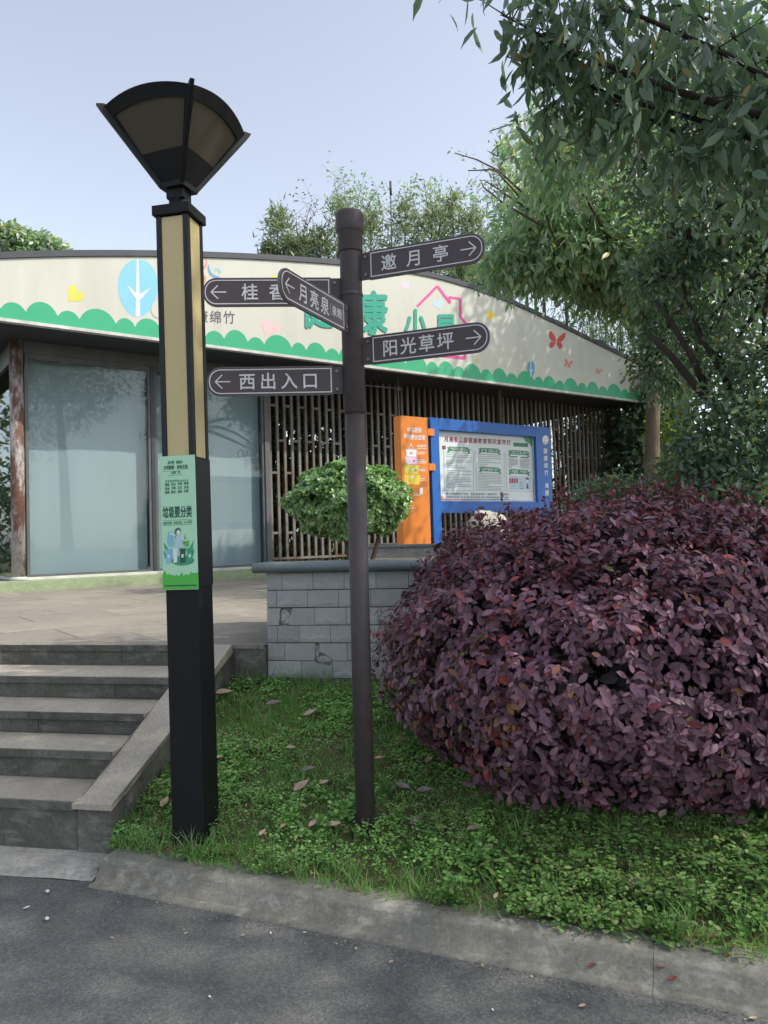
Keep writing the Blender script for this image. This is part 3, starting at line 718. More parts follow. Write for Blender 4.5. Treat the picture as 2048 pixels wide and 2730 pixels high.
# left flank and dark room behind the curtain
bbox(MB(), 2.34, 2.40, 1.03, 4.93, GP - 4.0, GP - 3.9).build('frame_post', M['frame_grey'], hall)
fl = bbox(MB(), 2.335, 2.40, 4.6, 4.93, GP - 3.9, GP - 0.1).build('flank_beam', M['frame_grey'], hall)
bbox(MB(), 2.36, 2.368, 1.06, 4.59, GP - 3.89, GP - 0.09).build('flank_pane', M['glass'], hall)
bbox(MB(), 2.34, 2.39, 1.021, 1.06, GP - 3.9, GP - 0.1).build('flank_sill', M['sill_white'], hall)
bbox(MB(), 6.86, 6.93, 1.03, 4.93, GP - 4.0, GP - 0.09).build('side_wall', M['interior'], hall)
bbox(MB(), 2.41, 6.85, 1.03, 4.93, GP - 4.0, GP - 3.9).build('back_wall', M['interior'], hall)
# lattice screen
lat = thing('lattice_screen', bld(12, 1.02, GP - 0.1), 'rusty metal lattice screen of upright bars between glass front and tree', 'screen')
LC = GP - 0.08; pitch = 0.165
bar_me = MB().box((0, 0, 0), (0.052, 0.05, 3.90)).mesh('bar'); bar_me.materials.append(M['lattice'])
con_me = MB().box((0, 0, 0), (pitch - 0.054, 0.04, 0.045)).mesh('cross_piece'); con_me.materials.append(M['lattice'])
def fpos(s, t, c): return frame(bld(s, t, c), E, N, Z)
nb = int((17.5 - 7.02) / pitch)
for i in range(nb + 1):
    s = 7.02 + i * pitch
    link('bar', bar_me, lat, fpos(s, 2.985, LC + random.uniform(-0.004, 0.004)))
    if i < nb:
        for t, par in ((3.55, 1), (2.90, 0), (2.28, 1), (4.25, 0), (1.70, 0)):
            if i % 2 == par: link('cross_piece', con_me, lat, fpos(s + pitch / 2, t + 0.002 * i * 0, LC))
bbox(MB(), 6.96, 17.5, 1.17, 1.215, LC + 0.027, LC + 0.065).build('bottom_rail', M['lattice'], lat)
bbox(MB(), 17.56, 17.78, 1.0, 4.93, LC - 0.12, LC + 0.1, 0.01).build('end_post', M['frame_grey'], lat)

# ------------------------------------------------------------------ print on the fascia
def fpl(c): return lambda x, y: at_pl(x, y, N, FP + c)
def decal(name, polys, mat, lvl=1, parent=fascia):
    P = fpl(0.0012 * lvl + 0.001); mbd = MB()
    for q in polys: mbd.flat([P(x, y) for x, y in q])
    return mbd.build(name, M[mat], parent)
# scalloped green border
def st_of(x, y): p = at_pl(x, y, N, FP); return p.dot(E), p.z
bumps = []; s = S0 - 0.2; k = 0
pat = [(0.27, 0.30), (0.20, 0.22), (0.25, 0.29), (0.19, 0.21), (0.31, 0.31), (0.18, 0.22), (0.24, 0.27), (0.17, 0.2)]
while s < S1 + 0.3:
    r, h = pat[k % 8]; r *= 0.95; s += r * 0.95; bumps.append((s, r, h)); s += r * 0.92; k += 1
mbd = MB(); n = 900
def bt(s):
    t = 0.05
    for (c, r, h) in bumps:
        if abs(s - c) < r: t = max(t, 0.02 + h * math.sqrt(1 - ((s - c) / r) ** 2) * 0.98 + 0.02)
    return t
xs = [S0 + 0.004 + (S1 - S0 - 0.008) * i / n for i in range(n + 1)]
vs = [bld(x, FB + 0.031, FP + 0.003) for x in xs] + [bld(x, FB + 0.031 + bt(x), FP + 0.003) for x in xs]
mbd.add(vs, [[i, i + 1, n + 2 + i, n + 1 + i] for i in range(n)]); mbd.build('scalloped_border', M['green_print'], fascia)
# leaf shaped trees
def leaf_tree(cx, cy, rx, ry, mat, lvl=1):
    pts = []
    for i in range(40):
        t = 2 * math.pi * i / 40; pts.append((cx + rx * math.cos(t) * (1 + 0.10 * math.sin(t)), cy - ry * math.sin(t)))
    decal('leaf_print', [pts], mat, lvl)
    w = rx * 0.07
    q = [[(cx - 1 - w * .5, cy - ry), (cx + w * .4, cy - ry), (cx + w * 1.6, cy + ry * 0.98), (cx - w * 1.6, cy + ry * 0.98)],
         [(cx - rx * .57, cy - ry * .12), (cx + w, cy + ry * .28), (cx + w, cy + ry * .55)], [(cx + rx * .62, cy), (cx - w, cy + ry * .28), (cx - w, cy + ry * .55)]]
    decal('stem_print', [q[0]], 'pale_print', lvl + 1); decal('stem_print', [q[1]], 'pale_print', lvl + 2); decal('stem_print', [q[2]], 'pale_print', lvl + 3)
leaf_tree(368, 768, 53, 77, 'blue_print')
leaf_tree(1416, 983.5, 10.5, 21, 'navy_print')
decal('cloud_print', [ellipse(424, 824, 21, 24)], 'cream', 5)
decal('heart_print', [heart(199, 786, 26, rad(-42))], 'yellow_print')
decal('heart_print', [heart(720, 874, 26, rad(-25))], 'pink_print')
decal('heart_print', [heart(1080, 762, 12, rad(-18))], 'lilac_print')
decal('heart_print', [heart(1169, 810, 16, rad(20))], 'pale_blue_print')
decal('heart_print', [heart(733, 741, 11, 0)], 'yellow_print')
def flower(cx, cy, r, mat):
    decal('flower_print', [[(cx + r * (0.72 + 0.28 * math.cos(5 * t)) * math.cos(t), cy + r * (0.72 + 0.28 * math.cos(5 * t)) * math.sin(t)) for t in [2 * math.pi * i / 40 for i in range(40)]]], mat)
flower(1308, 840, 15, 'gold_print'); flower(1273, 963, 7, 'yellow_print'); flower(1676, 994, 13, 'yellow_print'); flower(1558, 1012, 5, 'yellow_print')
def butterfly(cx, cy, w, mat, rot=0.25):
    def T(x, y): return (cx + (x * math.cos(rot) - y * math.sin(rot)) * w, cy + (x * math.sin(rot) + y * math.cos(rot)) * w)
    up = [(0.02, 0), (0.12, -.22), (0.34, -.46), (.46, -.50), (.5, -.36), (.44, -.12), (.28, .06), (.06, .1)]
    lo = [(0.05, .08), (.26, .10), (.38, .22), (.36, .42), (.24, .5), (.12, .38), (.03, .2)]
    decal('butterfly_print', [[T(*p) for p in up], [T(-p[0], p[1]) for p in up][::-1]], mat)
    decal('butterfly_print', [[T(*p) for p in lo], [T(-p[0] - 0.0, p[1]) for p in lo][::-1]], mat, 2)
butterfly(1484, 907, 46, 'red_print', 0.12); butterfly(1515, 969, 22, 'coral_print', 0.3); butterfly(1595, 990, 15, 'coral_print', 0.3)
c4 = lambda x, y: (1000 + x / 2.183, 640 + y / 2.183)
hp = [c4(*p) for p in ((245, 388), (363, 268), (437, 368), (430, 333), (497, 342), (497, 445), (540, 497), (530, 560), (523, 692))]
mbd = []
for i in range(len(hp) - 1): decal('house_outline', stroke(hp[i:i + 2], 6.6), 'magenta_print', 2 + i % 3)
decal('house_outline', stroke([c4(523, 688), c4(380, 672)], 8.5), 'magenta_print', 2)
for ch, x, y, h, w in (('健', 848, 818, 108, 82), ('康', 995, 834, 112, 74), ('小', 1108, 862, 76, 54), ('屋', 1189, 874, 76, 50)):
    mbd = MB(); put_char(mbd, ch, x, -y, w, h, lambda X, Y: fpl(0.016)(X, -Y), 0.03); mbd.build('character', M['teal_print'], fascia)
mbd = MB()
for ch, x in (('健', 503), ('康', 539), ('绵', 575), ('竹', 611)): put_char(mbd, ch, x, -845, 30, 33, lambda X, Y: fpl(0.003)(X, -Y + (X - 575) * 0.03), 0.012)
mbd.build('lettering', M['ink'], fascia)
mbd = MB()
for i, y in enumerate((760, 772, 784, 796, 808)): put_char(mbd, '健', 541, -y, 9, 9, lambda X, Y: fpl(0.003)(X, -Y), 0.0) if False else None
c1 = lambda x, y: (200 + x / 2.765, 150 + y / 2.765)
def swirl(pts, w, mat, lvl=1):
    n = len(pts); decal('swirl_print', [curve_band([c1(*p) for p in pts], [w * math.sin(math.pi * (i + 0.35) / (n - 0.3)) + 0.5 for i in range(n)])], mat, lvl)
swirl([(965, 1492), (970, 1520), (962, 1548), (945, 1568), (915, 1580), (880, 1578)], 5, 'coral_print')
swirl([(982, 1535), (985, 1570), (1000, 1605), (1030, 1625), (1060, 1632), (1085, 1640)], 7, 'navy_print')
swirl([(1030, 1582), (1042, 1568), (1060, 1570), (1070, 1590), (1066, 1602)], 6, 'blue_print', 2)
swirl([(930, 1612), (950, 1612), (960, 1635), (955, 1665), (940, 1690), (925, 1700)], 5, 'coral_print', 2)
# small things on the building
MB().tube([at_y(1041, 482, 19), at_y(1044, 640, 19), at_y(1046, 760, 19)], [0.012, 0.016, 0.02], 6)
rodp = at_y(1046, 700, 18.2)
rod = thing('lightning_rod', rodp, 'thin dark lightning rod rising above the roof of the building', 'rod')
MB().tube([at_y(1041, 482, 18.2), at_y(1044, 620, 18.2), Vector((rodp.x, rodp.y, 6.6))], [0.012, 0.017, 0.02], 6).build('mast', M['dark_trim'], rod)
MB().tube([at_y(1041, 484, 18.2), at_y(1042.3, 520, 18.2)], [0.028, 0.028], 6).build('tip', M['dark_trim'], rod)
cond = thing('conduit_pipe', bld(9.0, 4.93, FP - 0.4), 'thin grey conduit pipe hanging under the roof beside the signpost', 'pipe')
pa, pb_, pc, pd_ = [at_pl(x, y, N, FP - 0.45) for x, y in ((962, 1026), (1062, 1036), (1064, 985), (1062, 1110))]
MB().tube([pa, pb_], 0.014, 6).build('pipe', M['edge_grey'], cond)
MB().tube([Vector((pb_.x, pb_.y, 4.938)), pb_, Vector((pb_.x, pb_.y, 3.2))], 0.012, 6).build('pipe', M['edge_grey'], cond)
MB().lathe([(0.005, -0.05), (0.045, -0.03), (0.05, 0), (0.045, 0.03), (0.005, 0.05)], pb_, 10).build('junction', M['edge_grey'], cond)

# ================================================================== NOTICE BOARD (orange column and blue frame)
BP = -8.5; BZ = 1.43
c7 = lambda x, y: (1040 + x / 3.7705, 1090 + y / 3.7705)
board = thing('notice_board', bld(8.0, BZ, BP - 0.08), 'blue framed health notice board with an orange column at its left', 'notice board')
oc = bbox(MB(), 6.385, 6.868, BZ, 3.237, BP - 0.16, BP, 0.004).build('orange_column', M['orange'], board)
for t0, t1 in ((2.985, 3.085), (2.485, 2.585)): bbox(MB(), 6.869, 6.985, t0, t1, BP - 0.12, BP + 0.006).build('bracket', M['orange'], board)
BF = BP - 0.012
bl = MB(); bbox(bl, 6.932, 7.085, BZ, 3.252, BF - 0.14, BF, 0.003); bbox(bl, 9.082, 9.41, BZ, 3.252, BF - 0.14, BF, 0.003)
bbox(bl, 7.086, 9.081, 3.085, 3.252, BF - 0.14, BF, 0.003); bbox(bl, 7.086, 9.081, 1.880, 2.052, BF - 0.14, BF, 0.003)
bfr = bl.build('blue_frame', M['board_blue'], board)
PB = BF - 0.07
panel = bbox(MB(), 7.087, 9.080, 2.053, 3.084, PB - 0.02, PB).build('notice_panel', M['paper'], board)
bbox(MB(), 7.087, 9.080, 2.054, 2.075, PB + 0.001, PB + 0.02).build('panel_trim', M['white_trim'], panel)
bbox(MB(), 9.058, 9.080, 2.076, 3.083, PB + 0.001, PB + 0.02).build('panel_trim', M['white_trim'], panel)
def bdec(name, polys, mat, lvl=1, c=PB, parent=panel):
    mbd = MB(); P = lambda x, y: at_pl(*c7(x, y), N, c + 0.0012 * lvl)
    for q in polys: mbd.flat([P(x, y) for x, y in q])
    return mbd.build(name, M[mat], parent)
P7 = lambda c, lvl: (lambda X, Y: at_pl(*c7(X, -Y), N, c + 0.0012 * lvl))
mbd = MB()
for i, ch in enumerate('月亮泉公园健康教育知识宣传栏'):
    x = 568 + i * 48.2; put_char(mbd, ch, x, -(304 + i * 2.5), 40, 54 - i * 0.3, P7(PB, 3), 0.02)
mbd.build('lettering', M['crimson_ink'], panel)
bdec('date_tag', [[(1240, 338), (1388, 346), (1388, 384), (1242, 378)]], 'banner_green')
bdec('corner_foliage', [[(1330, 262), (1460, 270), (1460, 395), (1425, 385), (1405, 350), (1360, 330)]], 'poster_mid', 1) 
bdec('corner_wash', [[(500, 212), (1466, 272), (1466, 288), (500, 238)]], 'pale_blue_print', 1)
def banner(x, y, w, h, sl):
    s = lambda X: (X - x) * sl
    bdec('ribbon', [[(x - w / 2, y - h * .35 + s(x - w / 2)), (x - w * .38, y - h * .35 + s(x - w * .38)), (x - w * .38, y + h * .8 + s(x - w * .4)), (x - w / 2, y + h * .8 + s(x - w / 2)), (x - w * .45, y + h * .2 + s(x - w * .45))]], 'poster_mid', 1)
    bdec('ribbon', [[(x + w / 2, y - h * .15 + s(x + w / 2)), (x + w * .38, y - h * .15 + s(x + w * .38)), (x + w * .38, y + h * .85 + s(x + w * .4)), (x + w / 2, y + h * .85 + s(x + w / 2)), (x + w * .45, y + h * .35 + s(x + w * .45))]], 'poster_mid', 1)
    bdec('ribbon', [[(x - w * .4, y - h / 2 + s(x - w * .4)), (x + w * .4, y - h / 2 + s(x + w * .4)), (x + w * .4, y + h / 2 + s(x + w * .4)), (x - w * .4, y + h / 2 + s(x - w * .4))]], 'banner_green', 2)
    q = MB(); rr = random.Random(int(x + y)); k = 9
    for i in range(k):
        X = x - w * .32 + w * .64 * i / (k - 1)
        for dy in (-.22, .02, .24):
            if rr.random() < .8: q.flat([P7(PB, 3.4)(X - w * .028, -(y + h * dy - h * .07 + s(X))), P7(PB, 3.4)(X - w * .028, -(y + h * dy + h * .07 + s(X))), P7(PB, 3.4)(X + w * .028, -(y + h * dy + h * .07 + s(X))), P7(PB, 3.4)(X + w * .028, -(y + h * dy - h * .07 + s(X)))])
    stuff(q.build('ribbon_print', M['white_paint'], panel))
for a in ((692, 405, 240, 44, .05), (1000, 418, 228, 44, .05), (1296, 440, 220, 44, .06), (1006, 608, 228, 44, .05), (1300, 632, 220, 44, .06)): banner(*a)
for (x0, x1, y0, y1) in ((540, 842, 405, 820), (862, 1148, 418, 822), (1165, 1440, 430, 826)):
    fr4 = [(x0, y0), (x1, y0 + 14), (x1 - 2, y1 + 4), (x0 + 8, y1), (x0, y0)]
    for i in range(1, 4): bdec('column_line', stroke(fr4[i:i + 2], 3.2), 'grey_ink', 1 + (i % 2))
def para(x0, x1, y0, y1, n, sl=0.045, h=5.5):
    q = MB(); rr = random.Random(int(x0 + y0)); 
    for i in range(n):
        y = y0 + (y1 - y0) * i / max(n - 1, 1); xe = x1 if rr.random() < .68 else x0 + (x1 - x0) * rr.uniform(.3, .8)
        dashes(q, x0, xe, -y, h, lambda X, Y: P7(PB, 1.5)(X, Y - (X - x0) * sl), rr)
    q.build('printed_text', M['grey_ink'], panel)['kind'] = 'stuff'
para(565, 815, 440, 480, 3); para(565, 815, 512, 585, 5); para(568, 815, 618, 790, 11); para(885, 1118, 455, 575, 7); para(882, 1125, 648, 806, 11, .03)
para(1192, 1285, 500, 590, 9, .05); para(1305, 1398, 505, 592, 9, .05); 
bdec('label_print', [[(1200, 474), (1282, 478), (1282, 490), (1200, 486)]], 'banner_green'); bdec('label_print', [[(1312, 480), (1392, 484), (1392, 496), (1312, 492)]], 'banner_green')
bdec('picture_panel', [[(1198, 672), (1416, 684), (1414, 816), (1198, 810)]], 'pale_blue_print')
q = MB()
for i in range(4): q.flat([P7(PB, 2)(1202 + i * 22, -698), P7(PB, 2)(1202 + i * 22, -745), P7(PB, 2)(1218 + i * 22, -746), P7(PB, 2)(1218 + i * 22, -699)])
q.build('picture_print', M['crimson_ink'], panel)
for pts in (ellipse(1380, 708, 17, 19, 16), [(1370, 800), (1374, 752), (1386, 752), (1394, 802)], [(1304, 748), (1336, 738), (1336, 744), (1304, 754)], [(1304, 772), (1340, 768), (1340, 773), (1304, 777)], [(1306, 796), (1342, 794), (1342, 801), (1306, 802)]):
    bdec('picture_print', [pts], 'ink', 2)
bdec('picture_print', [[(1366, 712), (1392, 714), (1392, 736), (1368, 734)]], 'white_paint', 3)
for j, w_ in enumerate(('携手共建国家卫生市', '建设美丽绵竹', '健康绵竹', '幸福绵竹')):
    q = MB(); x0 = (574, 822, 990, 1110)[j]
    for i, ch in enumerate(w_): put_char(q, ch, x0 + i * 25, -(853 + (x0 - 574 + i * 25) * .012), 21, 25, P7(PB, 1.6), 0.015)
    q.build('lettering', M['grey_ink'], panel)
para(570, 1190, 886, 886, 1, .005, 13)
bdec('bottom_stripe', [[(515, 905), (700, 906), (980, 912), (700, 921), (516, 924)]], 'crimson_ink', 1); bdec('bottom_stripe', [[(705, 905), (1200, 904), (1200, 912), (900, 920), (986, 911)]], 'navy_print', 2)
bdec('side_stripe', [[(515, 868), (528, 872), (542, 905), (514, 905)]], 'orange', 2)
bdec('title_block', [[(524, 368), (560, 372), (560, 408), (524, 406)]], 'crimson_ink', 1)
# right column of the blue frame
bdec('emblem_disc', [ellipse(1563, 312, 31, 46, 28)], 'white_paint', 2, BF, bfr)
swp = [(1548, 320), (1556, 300), (1570, 296), (1578, 306)]
bdec('emblem_mark', [curve_band(swp, [3, 5, 5, 3])], 'yellow_print', 3.2, BF, bfr); bdec('emblem_mark', [[(1546, 334), (1580, 336), (1580, 341), (1546, 339)]], 'grey_ink', 3.2, BF, bfr)
q = MB()
for ch, x, y in (('健', 1561, 423), ('康', 1564, 498), ('绵', 1568, 569), ('竹', 1571, 640), ('共', 1576, 771), ('建', 1578, 843)): put_char(q, ch, x, -y, 37, 54, P7(BF, 2), 0.02)
q.build('lettering', M['white_paint'], bfr)
# orange column print
OP = lambda lvl: P7(BP, lvl)
q = MB()
for i, ch in enumerate('中国居民'): put_char(q, ch, 190 + i * 37, -(211 + i * 1), 34, 50, OP(1), 0.02)
for i, ch in enumerate('平衡膳食宝塔'): put_char(q, ch, 152 + i * 37, -(277 + i * 2.6), 34, 50, OP(1), 0.02)
q.build('lettering', M['white_paint'], oc)
def od(name, pts, mat, lvl=1): bdec(name, [pts], mat, lvl, BP, oc)
od('pyramid_top', [(210, 343), (246, 406), (180, 404)], 'white_paint'); od('pyramid_top_fill', [(211, 356), (238, 401), (188, 400)], 'orange', 2)
od('pyramid_tier', [(160, 405), (268, 409), (262, 482), (168, 478)], 'pale_print'); od('pyramid_tier', [(152, 481), (276, 487), (270, 560), (163, 556)], 'lilac_print')
od('pyramid_tier', [(143, 561), (292, 570), (284, 656), (154, 650)], 'yellow_print'); od('pyramid_tier', [(140, 655), (304, 664), (298, 762), (152, 756)], 'gold_print')
for x, y, r, mt in ((212, 445, 14, 'coral_print'), (198, 524, 10, 'lilac_print'), (240, 522, 11, 'red_print'), (205, 610, 12, 'gold_print'), (232, 612, 13, 'white_paint'), (258, 620, 13, 'red_print'), (222, 688, 16, 'white_paint'), (200, 720, 10, 'coral_print')):
    od('food_print', ellipse(x, y, r, r * .8, 14), mt, 2)
od('glass_print', [(296, 790), (330, 794), (326, 858), (300, 855)], 'pale_print')
q = MB(); rr = random.Random(5)
for y in (366, 380, 398, 436, 452, 512, 528, 544, 606, 622, 700, 718): dashes(q, 272 + (12 if y > 590 else 0) + (18 if y > 680 else 0), 350 + rr.uniform(0, 18), -y, 7, OP(1), rr)
for y in (858, 872): dashes(q, 235, 312, -y, 7, OP(1), rr)
dashes(q, 190, 262, -998, 9, OP(1), rr); stuff(q.build('printed_text', M['white_paint'], oc))

# ================================================================== LAMP POST
LB = Vector((-0.952, 3.77, 0)); LK = 1.031; zL = slope_z(LB.x, LB.y)
lamp = thing('street_lamp', Vector((LB.x, LB.y, zL)), 'black square street lamp with tan side panels and a flared lantern head', 'street lamp')
# small backward lean as in the photo is left out; axes follow the steps
LEAN = Matrix.Translation((LB.x, LB.y, zL)) @ Matrix.Rotation(rad(-0.45), 4, 'Y') @ Matrix.Translation((-LB.x, -LB.y, -zL))   # the post stands slightly out of plumb
fL = lambda z: LEAN @ frame(Vector((LB.x, LB.y, 1.55 * (1 - LK))), A * LK, B * LK, Z * LK)
AH = A * math.cos(rad(7.5)) - B * math.sin(rad(7.5)); BH = B * math.cos(rad(7.5)) + A * math.sin(rad(7.5))
fH = lambda z: LEAN @ frame(Vector((LB.x, LB.y, 1.55 * (1 - LK))), AH * LK, BH * LK, Z * LK)
MB().box((0, 0, (zL - 0.2 + 1.36) / 2), (0.160, 0.160, 1.36 - zL + 0.2), fL(0), 0.003).build('lower_column', M['black'], lamp)
box_o = MB().box((0, 0, (1.345 + 1.95) / 2), (0.168, 0.168, 0.605), fL(0), 0.003).build('poster_box', M['black_box'], lamp)
hs = 0.081
fr_ = MB()
for sx in (-1, 1):
    for sy in (-1, 1): fr_.box((sx * (hs - 0.013), sy * (hs - 0.013), (1.951 + 3.10) / 2), (0.026, 0.026, 3.10 - 1.951), fL(0), 0.002)
fr_.box((0, 0, 3.075), (0.108, 0.108, 0.05), fL(0)); uf = fr_.build('upper_frame', M['black_box'], lamp)
for sx, sy in ((-1, 0), (1, 0), (0, -1), (0, 1)):
    d = (0.006, 2 * hs - 0.054, 1.14) if sx else (2 * hs - 0.054, 0.006, 1.14)
    MB().box((sx * (hs - 0.008), sy * (hs - 0.008), 2.524), d, fL(0)).build('side_panel', M['opal'], lamp)
MB().box((0, 0, 3.125), (0.19, 0.19, 0.048), fL(0), 0.006).build('cap', M['black'], lamp)
MB().tube([fL(0) @ Vector((0, 0, 3.149)), fL(0) @ Vector((0, 0, 3.165)), fL(0) @ Vector((0, 0, 3.17)), fL(0) @ Vector((0, 0, 3.20))], [0.056, 0.056, 0.049, 0.049], 20).build('neck', M['black'], lamp)
MB().box((0, 0, 3.235), (0.088, 0.088, 0.075), fL(0), 0.004).build('socket', M['black'], lamp)
# head: four arched panels between corner ribs
rb0, rt = 0.060, 0.240; zb, zt = 3.262, 3.585
def head_pt(ax, a, f):                                # side axis index, a in -1..1 across, f in 0..1 up
    r = rb0 + (rt - rb0) * f
    arch = 0.040 * (1 - a * a) * f ** 2.5
    z = zb + (zt - zb) * f + arch - 0.0
    dx, dy = [(0, -1), (1, 0), (0, 1), (-1, 0)][ax]
    tx, ty = -dy, dx
    return fH(0) @ Vector((dx * (r + 0.03 * (1 - a * a) * f ** 2.5) + tx * a * r, dy * (r + 0.03 * (1 - a * a) * f ** 2.5) + ty * a * r, z))
def patch(ax, a0, a1, f0, f1, na=14, nf=6, inset=0.0):
    mbp = MB(); vs = []; fs = []
    dx, dy = [(0, -1), (1, 0), (0, 1), (-1, 0)][ax]; nrm = (AH * dx + BH * dy) * 0.85 - Z * 0.5
    for lay in (0, 1):
        for i in range(na + 1):
            for j in range(nf + 1): vs.append(head_pt(ax, a0 + (a1 - a0) * i / na, f0 + (f1 - f0) * j / nf) - nrm.normalized() * (inset + lay * 0.012))
    w = nf + 1; o = (na + 1) * w
    for i in range(na):
        for j in range(nf):
            q = [i * w + j, (i + 1) * w + j, (i + 1) * w + j + 1, i * w + j + 1]; fs.append(q); fs.append([k + o for k in q][::-1])
    for i in range(na):
        for j in (0, nf): fs.append([i * w + j, (i + 1) * w + j, (i + 1) * w + j + o, i * w + j + o])
    for j in range(nf):
        for i in (0, na): fs.append([i * w + j, i * w + j + 1, i * w + j + 1 + o, i * w + j + o])
    mbp.add(vs, fs, False); return mbp
lh = MB().box((0, 0, zb - 0.002), (0.13, 0.13, 0.03), fH(0), 0.004).build('lantern_head', M['black'], lamp)
for ax in range(4):
    patch(ax, -0.88, 0.88, 0.38, 0.87, inset=0.008).build('shade_panel', M['shade'], lh)
    patch(ax, -0.99, 0.99, 0.87, 1.0).build('top_band', M['black'], lh)
    patch(ax, -0.97, 0.97, 0.0, 0.38).build('lower_band', M['black'], lh)
    patch(ax, -0.99, -0.88, 0.38, 0.87, na=2).build('side_band', M['black'], lh)
    patch(ax, 0.88, 0.99, 0.38, 0.87, na=2).build('side_band', M['black'], lh)
for sx in (-1, 1):
    for sy in (-1, 1):
        p0 = fH(0) @ Vector((sx * rb0, sy * rb0, zb)); p1 = fH(0) @ Vector((sx * rt * 0.99, sy * rt * 0.99, zt - 0.004)); p2 = fH(0) @ Vector((sx * (rt + 0.006), sy * (rt + 0.006), zt + 0.018))
        dirh = (AH * sx + BH * sy).normalized(); side = dirh.cross(Z)
        mbx = MB(); w = 0.010
        pr = [(p0 - dirh * 0.012, p0 + dirh * 0.006 - Z * 0.010), (p1 - dirh * 0.02 + Z * 0.02, p1 + dirh * 0.012 - Z * 0.012), (p2 - dirh * 0.012 + Z * 0.0, p2 + dirh * 0.02 - Z * 0.006)]
        vs = []
        for a_, b_ in pr: vs += [a_ + side * w, a_ - side * w, b_ - side * w, b_ + side * w]
        fs = []
        for i in range(2):
            for k in range(4): fs.append([i * 4 + k, i * 4 + (k + 1) % 4, i * 4 + 4 + (k + 1) % 4, i * 4 + 4 + k])
        fs += [[3, 2, 1, 0], [8, 9, 10, 11]]
        mbx.add(vs, fs).build('corner_rib', M['black'], lh)
# domed cover on top of the head
vs = []; fs = []; n = 40; rings = 6
for j in range(rings):
    q = 1 - j / rings
    for i in range(n):
        ax = i * 4 // n; a = ((i % (n // 4)) / (n / 4)) * 2 - 1
        p = head_pt(ax, a, 1.0); c = Vector((LB.x - (p.z - zL) * 0.00785, LB.y, p.z)); p = c + (p - c) * q * 0.985; p.z += 0.06 * (1 - q * q) - 0.004; vs.append(p)
for j in range(rings - 1):
    for i in range(n): fs.append([j * n + i, j * n + (i + 1) % n, (j + 1) * n + (i + 1) % n, (j + 1) * n + i])
fs.append([(rings - 1) * n + i for i in range(n)])
MB().add(vs, fs, True).build('dome_cover', M['black'], lh)
# poster on the box
pw, pz0, pz1 = 0.174, 1.335, 1.958
fPo = LEAN @ frame(Vector((LB.x, LB.y, 1.55 * (1 - LK))) - B * 0.0845 * LK, A * LK, Z * LK, -B * LK)
poster = MB().box((0, (pz0 + pz1) / 2, 0.003), (pw, pz1 - pz0, 0.005), fPo).build('poster', M['poster_green'], lamp)
def PP(lvl): return lambda a, b_: fPo @ Vector(((a - 0.5) * pw, pz0 + b_ * (pz1 - pz0), 0.0056 + 0.0006 * lvl))
def pdec(name, pts, mat, lvl=1): MB().flat([PP(lvl)(a, b_) for a, b_ in pts]).build(name, M[mat], poster)
def c6(x, y):                                          # measured crop -> poster coordinates
    b_ = 1 - (y - 330) / 1695.0; xl = 165 + (y - 330) * 0.0236; xr = 540 + (y - 330) * 0.0354
    return ((x - xl) / (xr - xl), b_)
def ptext(s, x0, x1, y, h, mat='poster_dark', bold=0.015, ratio=None):
    q = MB(); n = len(s)
    for i, ch in enumerate(s):
        if ch == ' ': continue
        a, b_ = c6(x0 + (x1 - x0) * (i + 0.5) / n, y)
        put_char(q, ch, a, b_, (x1 - x0) / n * 0.9 / 385.0, h / 1695.0, PP(2), bold)
    q.build('lettering', M[mat], poster)
ptext('讲文明 树新风', 252, 412, 413, 42); ptext('文明健康·绿色环保', 205, 470, 475, 50); ptext('公益广告', 286, 392, 538, 38)
for x0, x1, y in ((200, 275, 522), (405, 482, 505), (252, 420, 578), (225, 360, 640), (225, 470, 662), (205, 522, 1145), (205, 525, 1208)): pdec('rule_line', [c6(x0, y - 1.5), c6(x1, y - 4.5), c6(x1, y - 1), c6(x0, y + 2)], 'poster_dark')
q = MB(); rr = random.Random(2)
for x in range(228, 465, 26): q.flat([PP(1)(*c6(x, 640)), PP(1)(*c6(x + 18, 639)), PP(1)(*c6(x + 18, 654)), PP(1)(*c6(x, 655))])
stuff(q.build('printed_text', M['poster_mid'], poster))
for ws, y in ((('富强', '民主', '文明', '和谐'), 692), (('自由', '平等', '公正', '法治'), 740), (('爱国', '敬业', '诚信', '友善'), 789)):
    for i, w_ in enumerate(ws): ptext(w_, 222 + i * 70, 272 + i * 70, y - i * 2, 36)
ptext('垃圾要分类', 198, 524, 1042, 140, 'poster_dark', 0.03)
ptext('爱护环境', 203, 300, 1180, 40, 'poster_mid'); ptext('垃圾分类', 318, 414, 1177, 40, 'poster_mid'); ptext('人人有责', 430, 524, 1173, 40, 'poster_mid')
def pd6(name, pts, mat, lvl=1): pdec(name, [c6(*p) for p in pts], mat, lvl)
pd6('picture_print', ellipse(425, 1660, 128, 62, 24), 'poster_mid', 1)
for tip, bx, by, w_ in (((205, 1415), 250, 1530, 22), ((548, 1400), 510, 1530, 22), ((455, 1310), 440, 1440, 14), ((328, 1250), 345, 1360, 12), ((202, 1525), 240, 1610, 18), ((556, 1510), 525, 1600, 18)):
    pd6('picture_print', [(bx - w_, by), (tip[0], tip[1]), (bx + w_, by - 6), (bx, by + 30)], 'poster_mid', 2)
pd6('picture_print', [(262, 1290), (296, 1290), (310, 1360), (330, 1440), (300, 1478), (262, 1470), (250, 1400)], 'blue_print', 3)
pd6('picture_print', [(345, 1345), (412, 1345), (415, 1420), (420, 1500), (330, 1505), (350, 1430)], 'pale_blue_print', 4)
pd6('picture_print', [(278, 1300), (345, 1335), (345, 1352), (275, 1318)], 'pale_print', 5)
